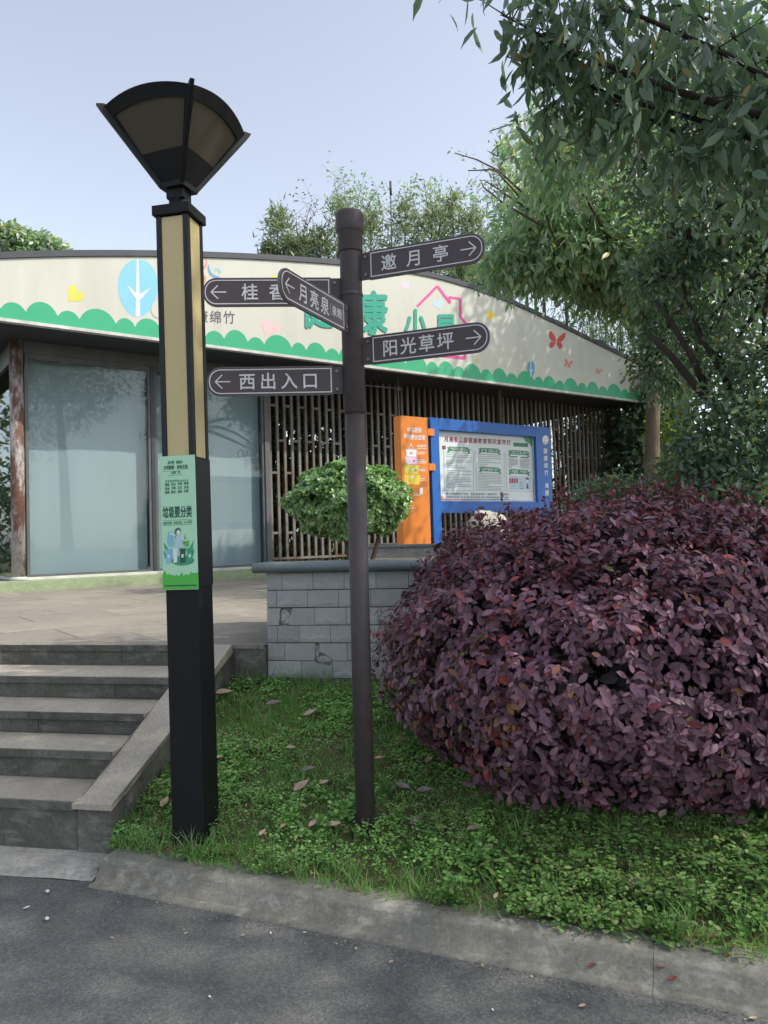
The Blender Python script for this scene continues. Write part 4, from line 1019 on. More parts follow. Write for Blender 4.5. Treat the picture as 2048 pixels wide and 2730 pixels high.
pd6('picture_print', [(408, 1352), (460, 1412), (452, 1420), (400, 1372)], 'pale_print', 5)
pd6('picture_print', ellipse(370, 1285, 29, 42, 20), 'poster_dark', 5)
pd6('picture_print', ellipse(376, 1302, 20, 30, 18), 'white_paint', 6)
pd6('picture_print', [(455, 1425), (490, 1400), (495, 1480), (450, 1490)], 'poster_grass', 3)
for x0, x1, mt in ((232, 304, 'blue_print'), (315, 372, 'paper'), (390, 460, 'poster_dark'), (470, 542, 'green_print')):
    pd6('picture_print', [(x0 + 4, 1525), (x1 - 4, 1521), (x1 - 8, 1680), (x0 + 10, 1684)], mt, 5); pd6('picture_print', [(x0, 1508), (x1, 1504), (x1, 1526), (x0, 1530)], mt, 6)
    xm = (x0 + x1) / 2; pd6('picture_print', [(xm - 12, 1580), (xm + 12, 1579), (xm + 12, 1620), (xm - 12, 1621)], 'pale_print', 6)
sk = [(197, 2020), (197, 1810)]; rr = random.Random(9)
for i in range(30): sk.append((205 + i * 12.7, 1815 + 35 * math.sin(math.pi * i / 29) - (rr.random() < .35) * rr.uniform(8, 45)))
sk += [(598, 1810), (604, 2020)]; pd6('picture_print', [(x, min(y, 2022)) for x, y in sk], 'poster_grass', 1)
q = MB(); dashes(q, 0.04, 0.96, 0.031, 0.010, PP(2), random.Random(1), 0.5); stuff(q.build('printed_text', M['poster_dark'], poster))

# ================================================================== SIGNPOST
SB = Vector((-0.125, 3.60, 0)); zS = slope_z(SB.x, SB.y)
post = thing('signpost', Vector((SB.x, SB.y, zS)), 'dark brown round steel signpost standing in the grass beside the lamp', 'signpost')
MB().lathe([(0.0455, zS - 0.15), (0.0455, 2.135)], (SB.x, SB.y, 0), 28).build('lower_pole', M['post'], post)
MB().lathe([(0.047, 2.136), (0.0515, 2.139), (0.0515, 2.985), (0.052, 2.988)], (SB.x, SB.y, 0), 28).build('upper_sleeve', M['post'], post)
MB().lathe([(0.0535, 2.690), (0.0545, 2.692), (0.0545, 2.704), (0.0535, 2.706)], (SB.x, SB.y, 0), 28).build('band', M['post'], post)
MB().lathe([(0.0545, 2.90), (0.0585, 2.906), (0.0585, 2.989), (0.064, 2.996), (0.0672, 3.002), (0.0672, 3.08), (0.062, 3.092), (0.02, 3.095)], (SB.x, SB.y, 0), 28).build('cap', M['post'], post)
for dx in (-0.012, 0.014): lo = Vector((SB.x + dx, SB.y - 0.046, zS + 0.06)); MB().tube([lo, lo - Vector((0, 0.004, 0))], 0.005, 8).build('bolt', M['bolt'], post)

def sign(label, ang, z, L, text, side, gaps, small=None, tilt=0.0):
    """finger sign whose panel runs from the pole in direction ang (degrees from +X); side=+1: reads towards the tip, -1: reads from the tip"""
    d = Vector((math.cos(rad(ang)), math.sin(rad(ang)), math.sin(rad(tilt)))); d.normalize()
    x = d if side > 0 else -d
    up = (Z - d * d.z).normalized(); nrm = x.cross(up)
    org = Vector((SB.x, SB.y, z))
    t = thing('finger_sign', org + d * 0.06, label, 'sign', 'finger signs on the signpost')
    H, T = 0.131, 0.014
    fr = frame(org, d, up, nrm)
    hx0, hx1 = 0.098, L
    R_ = H * 0.47
    def outline(x0, x1, h, r, nseg=9):
        pts = [(x0, -h / 2), (x1 - r, -h / 2)]
        pts += [(x1 - r + r * math.sin(a), -h / 2 + r - r * math.cos(a)) for a in [math.pi / 2 * i / nseg for i in range(1, nseg + 1)]]
        pts += [(x1 - r + r * math.cos(a), h / 2 - r + r * math.sin(a)) for a in [math.pi / 2 * i / nseg for i in range(0, nseg + 1)]]
        pts += [(x0, h / 2)]
        return pts
    fb = frame(org - nrm * T / 2, d, up, nrm)
    pl = MB().prism(outline(hx0, hx1, H, R_), T, fb).build('panel', M['sign'], t)
    edge = outline(hx0 - 0.001, hx1 + 0.0025, H + 0.005, R_ + 0.0025)
    # grey rim around the edge
    rim = MB(); k = len(edge)
    for i in range(k):
        p, q = edge[i], edge[(i + 1) % k]; p2, q2 = outline(hx0, hx1, H, R_)[i], outline(hx0, hx1, H, R_)[(i + 1) % k]
        zz = T / 2 - 0.0015
        vs = [fr @ Vector((p[0], p[1], zz)), fr @ Vector((q[0], q[1], zz)), fr @ Vector((q[0], q[1], -zz)), fr @ Vector((p[0], p[1], -zz)), fr @ Vector((p2[0], p2[1], zz)), fr @ Vector((q2[0], q2[1], zz)), fr @ Vector((q2[0], q2[1], -zz)), fr @ Vector((p2[0], p2[1], -zz))]
        rim.add(vs, [[0, 1, 2, 3], [0, 4, 5, 1], [3, 2, 6, 7]])
    rim.build('rim', M['edge_grey'], t)
    o1 = outline(hx0 + 0.006, hx1 - 0.007, H - 0.016, R_ - 0.008); o2 = outline(hx0 + 0.0105, hx1 - 0.0115, H - 0.025, R_ - 0.0125)
    lw = MB(); k = len(o1); zz = T / 2 + 0.0012
    lw.add([fr @ Vector((p[0], p[1], zz)) for p in o1 + o2], [[i, (i + 1) % k, (i + 1) % k + k, i + k] for i in range(k)])
    lw.build('border_line', M['sign_white'], pl)
    PS = lambda X, Y: fr @ Vector((X if side > 0 else X, Y, zz))
    # arrow at the tip
    ax = L - 0.072; aw = MB()
    for seg in (((ax - 0.034, 0), (ax + 0.034, 0)), ((ax + 0.004, 0.032), (ax + 0.036, 0.0)), ((ax + 0.004, -0.032), (ax + 0.036, 0.0))):
        for qd in stroke(seg, 0.0055): aw.flat([fr @ Vector((p[0], p[1], zz + 0.0002 * len(aw.f))) for p in qd])
    aw.build('arrow', M['sign_white'], pl)
    org2 = org
    fx = frame(org2, x, up, nrm)
    for ch, pos, h, w in gaps:
        X = pos if side > 0 else -pos
        tx = MB(); put_char(tx, ch, X, 0 if h > 0.04 else -0.006, w, h, lambda a, b_: fx @ Vector((a, b_, zz)), 0.012); tx.build('character', M['sign_white'], pl)
    # bracket plate and bolts at the pole
    MB().box(((0.04 + hx0) / 2 - 0.001, 0, 0), (hx0 - 0.04, H * 0.98, 0.008), fr).build('bracket', M['post'], t)
    for yy in (-0.042, 0.042):
        b0 = fr @ Vector((0.079, yy, 0.0042)); MB().tube([b0, b0 + nrm * 0.006], 0.0075, 6).build('bolt', M['bolt'], t)
    return t
def row(chars, x0, x1, h, w): 
    n = len(chars); return [(c, x0 + (x1 - x0) * i / max(n - 1, 1), h, w) for i, c in enumerate(chars)]
sign('topmost brown finger sign reading 邀月亭 and pointing right', -21, 2.825, 0.645, '', 1, row('邀月亭', 0.195, 0.445, 0.074, 0.072))
sign('brown finger sign reading 桂香 pointing left behind the angled sign', 184.0, 2.715, 0.69, '', -1, [('桂', 0.475, 0.076, 0.074), ('香', 0.347, 0.076, 0.074)])
sign('brown finger sign reading 月亮泉 that sticks out towards the viewer', 180 + 66.5, 2.57, 0.66, '', -1, [('月', 0.48, 0.076, 0.074), ('亮', 0.385, 0.076, 0.074), ('泉', 0.29, 0.076, 0.074), ('(', 0.236, 0.05, 0.012), ('泉', 0.2, 0.046, 0.045), ('眼', 0.15, 0.046, 0.045), (')', 0.116, 0.05, 0.012)])
sign('lower right brown finger sign reading 阳光草坪 and pointing right', -21, 2.425, 0.655, '', 1, row('阳光草坪', 0.19, 0.455, 0.076, 0.074))
sign('lowest brown finger sign reading 西出入口 and pointing left', 183.5, 2.295, 0.68, '', -1, row('西出入口', 0.497, 0.205, 0.076, 0.074))

# ================================================================== PLANTS
GREEN_D = [(0.092, 0.144, 0.100), (0.120, 0.176, 0.115), (0.154, 0.212, 0.126), (0.277, 0.220, 0.090)]
def t_dark(n): return tints(n, GREEN_D, (4, 4, 2, 0.25))
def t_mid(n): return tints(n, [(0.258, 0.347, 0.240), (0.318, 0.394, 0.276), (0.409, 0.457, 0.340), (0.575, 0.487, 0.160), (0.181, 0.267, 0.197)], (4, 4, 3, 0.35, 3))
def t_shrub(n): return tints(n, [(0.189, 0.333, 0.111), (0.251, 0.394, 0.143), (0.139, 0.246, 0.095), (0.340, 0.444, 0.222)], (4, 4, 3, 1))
def t_bamboo(n): return tints(n, [(0.20, 0.25, 0.15), (0.25, 0.28, 0.17), (0.31, 0.31, 0.20), (0.15, 0.20, 0.12)], (3, 3, 2, 3))
def t_yellow(n): return tints(n, [(0.12, 0.19, 0.03), (0.17, 0.23, 0.04), (0.07, 0.13, 0.03)], (3, 2, 3))

# ---- purple fringe-flower bush
BC = np.array([1.36, 4.18, 0.85]); BR = np.array([1.37, 1.10, 0.86])
def bush_surface(n):
    d = rdir(n * 2); 
    keep = (d[:, 2] > -0.75); d = d[keep][:n]
    sgn = np.sign(d); q = sgn * np.abs(d) ** 0.94                      # slightly boxy clipped ball
    q = q / (np.sum(np.abs(q) ** 2.3, 1, keepdims=True) ** (1 / 2.3))
    w = 1 + 0.05 * np.sin(d[:, :1] * 7 + 1) * np.cos(d[:, 2:] * 6 + d[:, 1:2] * 4) + 0.035 * np.sin(d[:, 1:2] * 15 + d[:, 2:] * 13 + d[:, :1] * 11)
    low = np.clip(-d[:, 2:], 0, 1); w = w * (1 - 0.15 * low)
    return BC + q * BR * w, unit(q / BR), d
bush = thing('purple_bush', (BC[0], BC[1], slope_z(BC[0], BC[1])), 'large rounded purple leaved bush beside the signpost', 'bush')
mb = MB(); base = Vector((BC[0], BC[1], slope_z(BC[0], BC[1]) - 0.02))
for k in range(26):
    t = k * 2.4; e = Vector((BC[0] + math.cos(t) * BR[0] * random.uniform(.4, .88), BC[1] + math.sin(t) * BR[1] * random.uniform(.4, .88), BC[2] + random.uniform(-0.35, 0.7)))
    b0 = base + Vector((math.cos(t) * 0.16, math.sin(t) * 0.14, 0)); mb.tube(limb_path(b0, e, 0.1), [0.022, 0.018, 0.014, 0.010, 0.007, 0.003], 5)
stuff(mb.build('stems', M['bark_dark'], bush))
def bush_tint(P, D, n):
    t = tints(n, [(0.217, 0.105, 0.149), (0.164, 0.079, 0.115), (0.270, 0.137, 0.182), (0.121, 0.061, 0.082)], (4, 4, 2, 3), 0.22)
    red = RNG.random(n) < np.clip((P[:, 2] - 0.95) * 0.55, 0.05, 0.5)
    t[red] = tints(int(red.sum()), [(0.204, 0.045, 0.055), (0.162, 0.048, 0.062), (0.255, 0.065, 0.062)], (3, 4, 1))
    lft = (P[:, 0] < 0.55) & (P[:, 2] < 1.12)
    od_ = RNG.random(n) < np.where(lft, 0.20, 0.018)
    t[od_] = tints(int(od_.sum()), [(0.30, 0.14, 0.055), (0.24, 0.11, 0.07), (0.16, 0.15, 0.05), (0.36, 0.06, 0.04), (0.20, 0.10, 0.09)], (2, 3, 1.5, 1.2, 3))
    return t
nsh = 10000
P, D, dd = bush_surface(nsh)
front = (dd[:, 1] < 0.35) | (RNG.random(len(P)) < 0.45)
P, D = P[front], D[front]; n = len(P)
P = P - D * RNG.uniform(0, 1, (n, 1)) ** 1.6 * 0.26 + D * (RNG.random((n, 1)) < 0.06) * RNG.uniform(0.02, 0.07, (n, 1))
ax = unit(D + np.array([0, 0, 0.25]) + rdir(n) * 0.38)
k = 6; PPt = np.repeat(P, k, 0) + RNG.normal(size=(n * k, 3)) * 0.012; axr = np.repeat(ax, k, 0)
rr_ = unit(np.cross(axr, rdir(n * k)))
DD = unit(rr_ * 0.95 + axr * RNG.uniform(-0.1, 0.65, (n * k, 1)) + np.array([0, 0, -0.55]))
UU = unit(axr + rdir(n * k) * 0.35 + np.array([0, 0, 0.2]))
crown = link('crown', leaf_mesh('crown', PPt, DD, UU, RNG.uniform(0.020, 0.060, n * k), bush_tint(PPt, DD, n * k), OVAL, 1.0), bush, None, M['leaf_purple'])
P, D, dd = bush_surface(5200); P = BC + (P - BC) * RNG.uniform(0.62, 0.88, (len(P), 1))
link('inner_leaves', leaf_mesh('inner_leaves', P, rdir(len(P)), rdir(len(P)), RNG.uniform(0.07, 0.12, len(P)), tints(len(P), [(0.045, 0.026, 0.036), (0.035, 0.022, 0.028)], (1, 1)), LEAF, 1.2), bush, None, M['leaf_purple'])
# upright spray shoots on top
P, D, dd = bush_surface(1500); up = dd[:, 2] > 0.45; P, D = P[up], D[up]; n = len(P); mb = MB(); LP = []; LD = []
for i in range(n):
    h = RNG.uniform(0.03, 0.12); a = Vector(P[i]); tip = a + Vector(unit((D[i] + np.array([0, 0, 1.0]) + RNG.normal(size=3) * 0.25)[None])[0]) * h
    mb.tube([a, tip], [0.0012, 0.0006], 3, False)
    for j in range(6): LP.append(a.lerp(tip, (j + 1) / 6)); LD.append(unit(RNG.normal(size=(1, 3)) + np.array([[0, 0, 0.45]]))[0])
stuff(mb.build('shoot_tips', M['bark_dark'], bush))
LP = np.array([V3(p) for p in LP]); LD = np.array(LD); n = len(LP)
link('tip_leaves', leaf_mesh('tip_leaves', LP, LD, unit(rdir(n) + np.array([0, 0, 0.8])), RNG.uniform(0.022, 0.042, n), tints(n, [(0.17, 0.035, 0.045), (0.10, 0.040, 0.065), (0.20, 0.05, 0.05)], (2, 4, 1)), LEAF), bush, None, M['leaf_purple'])

# ---- round clipped evergreen shrub in the planter
gc = V3(at_y(930, 1340, 6.0)); gr = np.array([0.47, 0.44, 0.305])
shrub = thing('round_shrub', (gc[0], gc[1], 1.31), 'round clipped bright green shrub in the planter behind the signpost', 'shrub')
mb = MB()
for dx, dy in ((0.0, 0.0), (0.09, 0.03), (-0.05, 0.05)):
    b0 = Vector((gc[0] + dx + 0.05, gc[1] + dy, 1.28)); mb.tube(limb_path(b0, (gc[0] + dx * 3, gc[1] + dy * 2, gc[2]), 0.06), [0.022, 0.02, 0.017, 0.014, 0.01, 0.006], 6)
for kk in range(14):
    t = kk * 2.4; mb.tube(limb_path((gc[0], gc[1], 1.55), gc + gr * np.array([math.cos(t) * .8, math.sin(t) * .8, random.uniform(-.5, .6)]), 0.08), [0.012, 0.01, 0.008, 0.006, 0.004, 0.002], 4)
stuff(mb.build('stems', M['bark'], shrub))
d = rdir(5200); d = d[d[:, 2] > -0.85]; n = len(d)
w = 1 + 0.10 * np.sin(d[:, :1] * 8 + 2) * np.cos(d[:, 2:] * 7) + 0.08 * np.sin(d[:, 1:2] * 17 + d[:, :1] * 13) * np.cos(d[:, 2:] * 15) - 0.05 * np.clip(-d[:, 2:], 0, 1)
P = gc + d * gr * w * (1 - RNG.uniform(0, 1, (n, 1)) ** 2 * 0.3); D = unit(d / gr)
k = 8; axr = np.repeat(unit(D + np.array([0, 0, 0.5]) + rdir(n) * 0.3), k, 0); PPt = np.repeat(P, k, 0)
DD = unit(unit(np.cross(axr, rdir(n * k))) + axr * RNG.uniform(0.1, 0.9, (n * k, 1)))
link('crown', leaf_mesh('crown', PPt, DD, unit(axr + rdir(n * k) * 0.3), RNG.uniform(0.022, 0.042, n * k), t_shrub(n * k), ROUND, 0.72), shrub, None, M['leaf_gloss'])
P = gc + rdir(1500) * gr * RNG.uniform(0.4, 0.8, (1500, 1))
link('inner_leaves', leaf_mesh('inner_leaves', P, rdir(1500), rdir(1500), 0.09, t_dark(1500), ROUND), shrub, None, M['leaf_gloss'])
# ---- pale rock behind the purple bush
rc = at_y(1300, 1385, 6.2)
bm = bmesh.new(); bmesh.ops.create_icosphere(bm, subdivisions=4, radius=1)
for v in bm.verts:
    q = 1 + 0.22 * noise.noise(v.co * 1.6 + Vector((3, 1, 2))) + 0.07 * noise.noise(v.co * 5); v.co = Vector((v.co.x * 0.17 * q, v.co.y * 0.15 * q, v.co.z * 0.24 * q))
me = bpy.data.meshes.new('boulder'); bm.to_mesh(me); bm.free(); me.polygons.foreach_set('use_smooth', [True] * len(me.polygons))
setp(link('boulder', me, None, Matrix.Translation((rc.x, rc.y, 1.53)), M['stone']), 'pale rounded rock peeping out above the purple bush', 'rock')

# ---- near tree at the right: big hanging leaves over the view
def hang(P, k, length, tint_fn, tpl=LEAF, jit=0.55, droop=1.0, spread=0.05):
    n = len(P); PPp = np.repeat(P, k, 0) + RNG.normal(size=(n * k, 3)) * spread
    DDp = unit(rdir(n * k) * jit + np.array([0, 0, -droop])); return PPp, DDp, rdir(n * k), length * RNG.uniform(0.7, 1.2, n * k), tint_fn(n * k), tpl, 0.95
near = thing('broadleaf_tree', (3.55, 3.5, 0.3), 'near broadleaf tree with large dark hanging leaves at upper right', 'tree')
MB().tube([(3.55, 3.5, 0.2), (3.5, 3.5, 1.5), (3.4, 3.55, 3.0), (3.3, 3.6, 4.6), (3.2, 3.5, 6.2)], [0.17, 0.14, 0.12, 0.09, 0.04], 12).build('trunk', M['bark_dark'], near)
br_px = [
    [(2100, 330, 3.7), (1800, 240, 3.85), (1500, 130, 4.0), (1400, 70, 4.0), (1340, 40, 4.0)],
    [(2100, 330, 3.7), (1850, 260, 4.0), (1640, 190, 4.1), (1480, 105, 4.15), (1400, 75, 4.15)],
    [(2150, 420, 3.8), (1900, 330, 4.1), (1650, 260, 4.2), (1470, 190, 4.25), (1350, 150, 4.25)],
    [(2150, 420, 3.9), (1900, 400, 4.3), (1700, 300, 4.4), (1560, 250, 4.45), (1450, 215, 4.45)],
    [(2200, 300, 3.6), (1950, 150, 3.9), (1700, 40, 4.0), (1540, -20, 4.0), (1450, -40, 4.0)],
    [(2200, 300, 3.8), (2050, 160, 4.3), (1900, 60, 4.5), (1750, -20, 4.6), (1600, -60, 4.6)],
]
tw = []; twm = MB()
for br in br_px:
    path = [at_y(*p) for p in br]; path = [Vector((3.35, 3.55, 3.2 if br[0][1] > 400 else 3.9))] + path
    MB().tube(path, [0.034, 0.022, 0.015, 0.011, 0.007, 0.004], 7).build('limb', M['bark_dark'], near)
    for i in range(1, len(path)):
        a, b_ = path[i - 1], path[i]; steps_n = 7
        for j in range(steps_n):
            p = a.lerp(b_, (j + random.random()) / steps_n)
            e = p + Vector((random.gauss(0, .13), random.gauss(0, .16), random.gauss(-0.03, .13)))
            twm.tube([p, p.lerp(e, .5) + Vector((0, 0, .02)), e], [0.005, 0.0035, 0.002], 4, False); tw += [V3(p.lerp(e, .45)), V3(p.lerp(e, .75)), V3(e)]
stuff(twm.build('twigs', M['bark_dark'], near))
tw = np.array(tw); right = tw[:, 0] > 1.15
tw = np.concatenate([tw, tw[right] + RNG.normal(size=(int(right.sum()), 3)) * 0.22])
link('leaves', leaf_mesh('leaves', *hang(tw, 3, 0.130, t_dark, DROP, 0.7, 0.85, 0.06)), near, None, M['leaf'])
# its own upper crown, beside and above the frame
lobes = [((4.0, 3.2, 5.2), (1.3, 1.1, 1.0), 0.8), ((2.7, 3.1, 5.4), (0.9, 0.9, 0.6), 0.4)]
for c, r, q in lobes: MB().tube(limb_path((3.3, 3.58, 4.2), c, 0.1), [0.06, 0.05, 0.04, 0.03, 0.02, 0.01], 6).build('limb', M['bark_dark'], near)
P, D = lobe_shoots(lobes, 260, 0.15)
link('crown', leaf_mesh('crown', *hang(P, 3, 0.15, t_dark, DROP, 0.9, 0.7, 0.10)), near, None, M['leaf'])
# unseen tree added to shade the road, lamp, slope and bush from the right
lobes = [((5.6, 2.8, 8.2), (1.5, 1.35, 0.9), 1.0), ((6.6, 2.2, 8.8), (1.6, 1.5, 1.2), 1.0), ((4.6, 2.5, 8.3), (1.3, 1.2, 0.6), 0.8), ((7.4, 3.3, 8.0), (1.3, 1.1, 1.2), 0.8),
         ((5.4, 1.2, 8.4), (1.5, 1.2, 0.9), 0.9), ((6.6, 0.6, 8.4), (1.6, 1.3, 1.2), 0.9), ((8.0, 2.2, 7.4), (1.3, 1.5, 1.4), 0.8), ((5.5, -0.2, 8.6), (1.7, 1.1, 0.8), 0.8), ((6.4, 3.1, 7.0), (1.1, 0.9, 0.9), 0.8), ((5.2, 3.0, 7.0), (0.9, 0.8, 0.6), 0.6), ((7.2, 1.6, 6.6), (1.2, 1.4, 1.0), 0.8), ((7.4, -0.6, 7.6), (1.5, 1.2, 1.2), 0.8)]
tree('shade_tree', 'unseen tall tree added beyond the right edge to shade the road', (6.6, 2.4, 0), [(6.6, 2.4, 0), (6.55, 2.4, 2.2), (6.5, 2.35, 4.6), (6.5, 2.2, 6.6), (6.5, 2.1, 8.0)], 0.24, lobes, 240, 4, 0.17, 0.6, t_dark, DROP, 'leaf', 'bark_dark', twigs=12)

# ---- mid tree whose pale leaves hang over the end of the roof
def px_lobe(x, y, Y, rx, rz, ry=None, n=1.0):
    c = at_y(x, y, Y); s_ = Y / F_PX; return ((c.x, c.y, c.z), (rx * s_, (ry or rx * s_), rz * s_), n)
tb = at_y(1748, 1420, 13.2)
lob = [px_lobe(1560, 520, 12.6, 190, 120, 1.3, 1.3), px_lobe(1420, 640, 12.8, 120, 110, 1.1, .9), px_lobe(1480, 400, 10.4, 110, 90, .9, .5), px_lobe(1700, 640, 12.6, 190, 120, 1.4, 1.3),
       px_lobe(1560, 690, 12.4, 150, 65, 1.0, .9), px_lobe(1390, 705, 13.0, 70, 45, .8, .4), px_lobe(1690, 750, 12.8, 120, 60, 1.0, .7), px_lobe(1860, 500, 12.6, 200, 150, 1.5, 1.2), px_lobe(1335, 690, 13.2, 40, 50, .6, .25), px_lobe(1640, 330, 10.4, 130, 90, 1.0, .6), px_lobe(1490, 715, 13.4, 80, 35, .7, .4), px_lobe(1610, 765, 13.2, 80, 35, .7, .4), px_lobe(1735, 825, 13.0, 65, 45, .7, .5), px_lobe(1780, 700, 11.5, 110, 90, .8, .8), px_lobe(1880, 640, 11.0, 120, 100, .8, .8)]
lt = tree('leafy_tree', 'pale leaved tree hanging over the right end of the roof', (tb.x, tb.y, 1.3), [(tb.x, tb.y, 1.2), (tb.x - .03, tb.y, 2.4), (tb.x + .05, tb.y, 3.8), (tb.x - .1, tb.y - .1, 5.2), (tb.x - .5, tb.y - .2, 6.8), (tb.x - .8, tb.y - .2, 8.0)], 0.155, lob, 330, 5, 0.20, 0.7, t_mid, DROP, 'leaf_pale', twigs=40, spread=0.17)
# bare twigs poking out to the left of it
tw = lt
for pts in ([(1400, 520), (1330, 455), (1270, 425), (1212, 408)], [(1400, 540), (1320, 452), (1248, 455)], [(1410, 560), (1330, 505), (1290, 480)], [(1470, 330), (1400, 320), (1350, 335), (1305, 350)], [(1440, 600), (1340, 540), (1290, 500), (1284, 486)], [(1480, 640), (1400, 420), (1470, 330)]):
    MB().tube([at_y(x, y, 11.5 + random.uniform(-.15, .15)) for x, y in pts], [0.018 - 0.014 * i / len(pts) for i in range(len(pts))], 5).build('branch', M['bark'], tw)
P = np.array([V3(at_y(x + random.uniform(-14, 14), y + random.uniform(-12, 12), 11.5)) for x, y in [(1305, 352), (1320, 345), (1360, 330), (1212, 408), (1225, 412), (1245, 418), (1270, 430), (1284, 490), (1300, 505), (1330, 530), (1380, 330), (1430, 325)] for _ in range(4)])
link('twig_leaves', leaf_mesh('twig_leaves', *hang(P, 1, 0.07, t_mid, LEAF, 1.4, 0.1)), tw, None, M['leaf'])

# ---- right hand tree with dark limbs crossing the bright gap
rt_ = at_y(2300, 1250, 8.5)
lob = [px_lobe(1970, 760, 8.8, 130, 110, .9, .7), px_lobe(1830, 640, 8.8, 90, 80, .8, .35), px_lobe(2020, 560, 8.8, 130, 110, .9, .8), px_lobe(2030, 960, 8.6, 80, 80, .8, .5), px_lobe(1930, 960, 9.0, 60, 50, .6, .25), px_lobe(1880, 330, 8.8, 190, 130, 1.0, .8), px_lobe(1700, 250, 9.0, 120, 90, .9, .5), px_lobe(2050, 280, 8.8, 150, 170, 1.0, .8), px_lobe(1760, 740, 9.2, 80, 60, .6, .4), px_lobe(1850, 900, 9.4, 50, 60, .5, .25), px_lobe(1745, 960, 11.6, 50, 80, .6, .6), px_lobe(1790, 840, 11.6, 80, 70, .6, .6), px_lobe(1800, 1010, 11.8, 60, 60, .6, .5), px_lobe(1900, 560, 8.8, 150, 110, .9, .8), px_lobe(1750, 440, 9.0, 110, 80, .8, .5)]
ex = []
for pts, r0 in (([(2200, 1240), (2040, 1190), (1880, 1060), (1790, 950), (1730, 890)], .075), ([(1900, 1080), (1850, 960), (1790, 860), (1745, 800)], .05), ([(2000, 1165), (1930, 1000), (1870, 900), (1840, 820), (1800, 700)], .045)):
    ex.append(([at_y(x, y, 9.0) for x, y in pts], [r0 * (1 - 0.75 * i / len(pts)) for i in range(len(pts))]))
tree('dark_limbed_tree', 'tree at the right edge with dark limbs crossing the bright gap', (rt_.x, rt_.y, 1.2), [(rt_.x, 8.8, 1.0), (rt_.x, 8.9, 2.2), (rt_.x - .1, 8.9, 3.6), (rt_.x - .3, 8.8, 5.2), (rt_.x - .4, 8.8, 7.0)], 0.2, lob, 300, 5, 0.105, 0.6, t_dark, LEAF, 'leaf', 'bark_dark', extra_limbs=ex, twigs=35)
# sunlit leaves seen through the gap
lob = [px_lobe(1790, 1190, 16, 60, 120, .8, 1.0), px_lobe(1850, 1010, 16, 80, 60, .8, .8), px_lobe(1960, 830, 17, 100, 130, 1.0, .9), px_lobe(1840, 880, 17, 90, 90, 1.0, .7)]
q = at_y(1850, 1400, 16.4)
tree('sunlit_tree', 'small bright yellow green tree seen through the gap at right', (q.x, q.y, 1.3), [(q.x, q.y, 1.2), (q.x, q.y, 3), (q.x, q.y, 5)], 0.08, lob, 190, 4, 0.15, 0.4, t_yellow, LEAF, 'leaf', twigs=20)

# ---- hedge and bamboo behind the lattice and at the right
def hedge(name, label, cat, cs, per, k, length, tf, tpl=LEAF, mat='leaf', group=None):
    c0 = cs[0][0]; t = thing(name, (c0[0], c0[1], 1.3), label, cat, group)
    mb = MB()
    for c, r, q_ in cs:
        for j in range(4):
            a = random.uniform(0, 6.28); mb.tube(limb_path((c[0] + .2 * math.cos(a), c[1] + .2 * math.sin(a), 0.9), (c[0] + r[0] * .6 * math.cos(a), c[1] + r[1] * .6 * math.sin(a), c[2] + r[2] * .5), .06), [0.025, .02, .016, .012, .008, .004], 5)
    stuff(mb.build('stems', M['bark_dark'], t))
    P, D = lobe_shoots(cs, per, 0.45); link('crown', leaf_mesh('crown', *leafy(P, D, k, length, 0.3, tf, tpl, 0.08)), t, None, M[mat])
    return t
hedge('hedge', 'dark leafy hedge at the right edge behind the purple bush', 'hedge', [px_lobe(1960, 1210, 8.5, 120, 170, .8, 1.2), px_lobe(2090, 1150, 8.4, 120, 230, .9, 1.2), px_lobe(1860, 1290, 8.8, 80, 120, .7, .9), px_lobe(2000, 1360, 8.2, 160, 100, .8, .9)], 520, 5, 0.10, t_dark)
hedge('low_shrub', 'low dark green shrub between the blue board and the tree trunk', 'shrub', [px_lobe(1650, 1330, 9.6, 90, 50, .5, 1.0), px_lobe(1590, 1345, 9.6, 60, 45, .5, .7), px_lobe(1720, 1350, 9.6, 50, 45, .5, .5)], 520, 5, 0.06, t_dark)
hedge('back_hedge', 'dark hedge far behind the tree trunk right of the sign fascia', 'hedge', [px_lobe(1770, 1060, 20.5, 70, 110, .9, 1.0), px_lobe(1740, 1250, 20.5, 90, 150, 1.0, 1.4), px_lobe(1690, 1180, 21.0, 70, 150, .9, 1.0), px_lobe(1600, 1250, 22, 100, 150, 1.0, 1.2)], 420, 5, 0.22, t_dark)
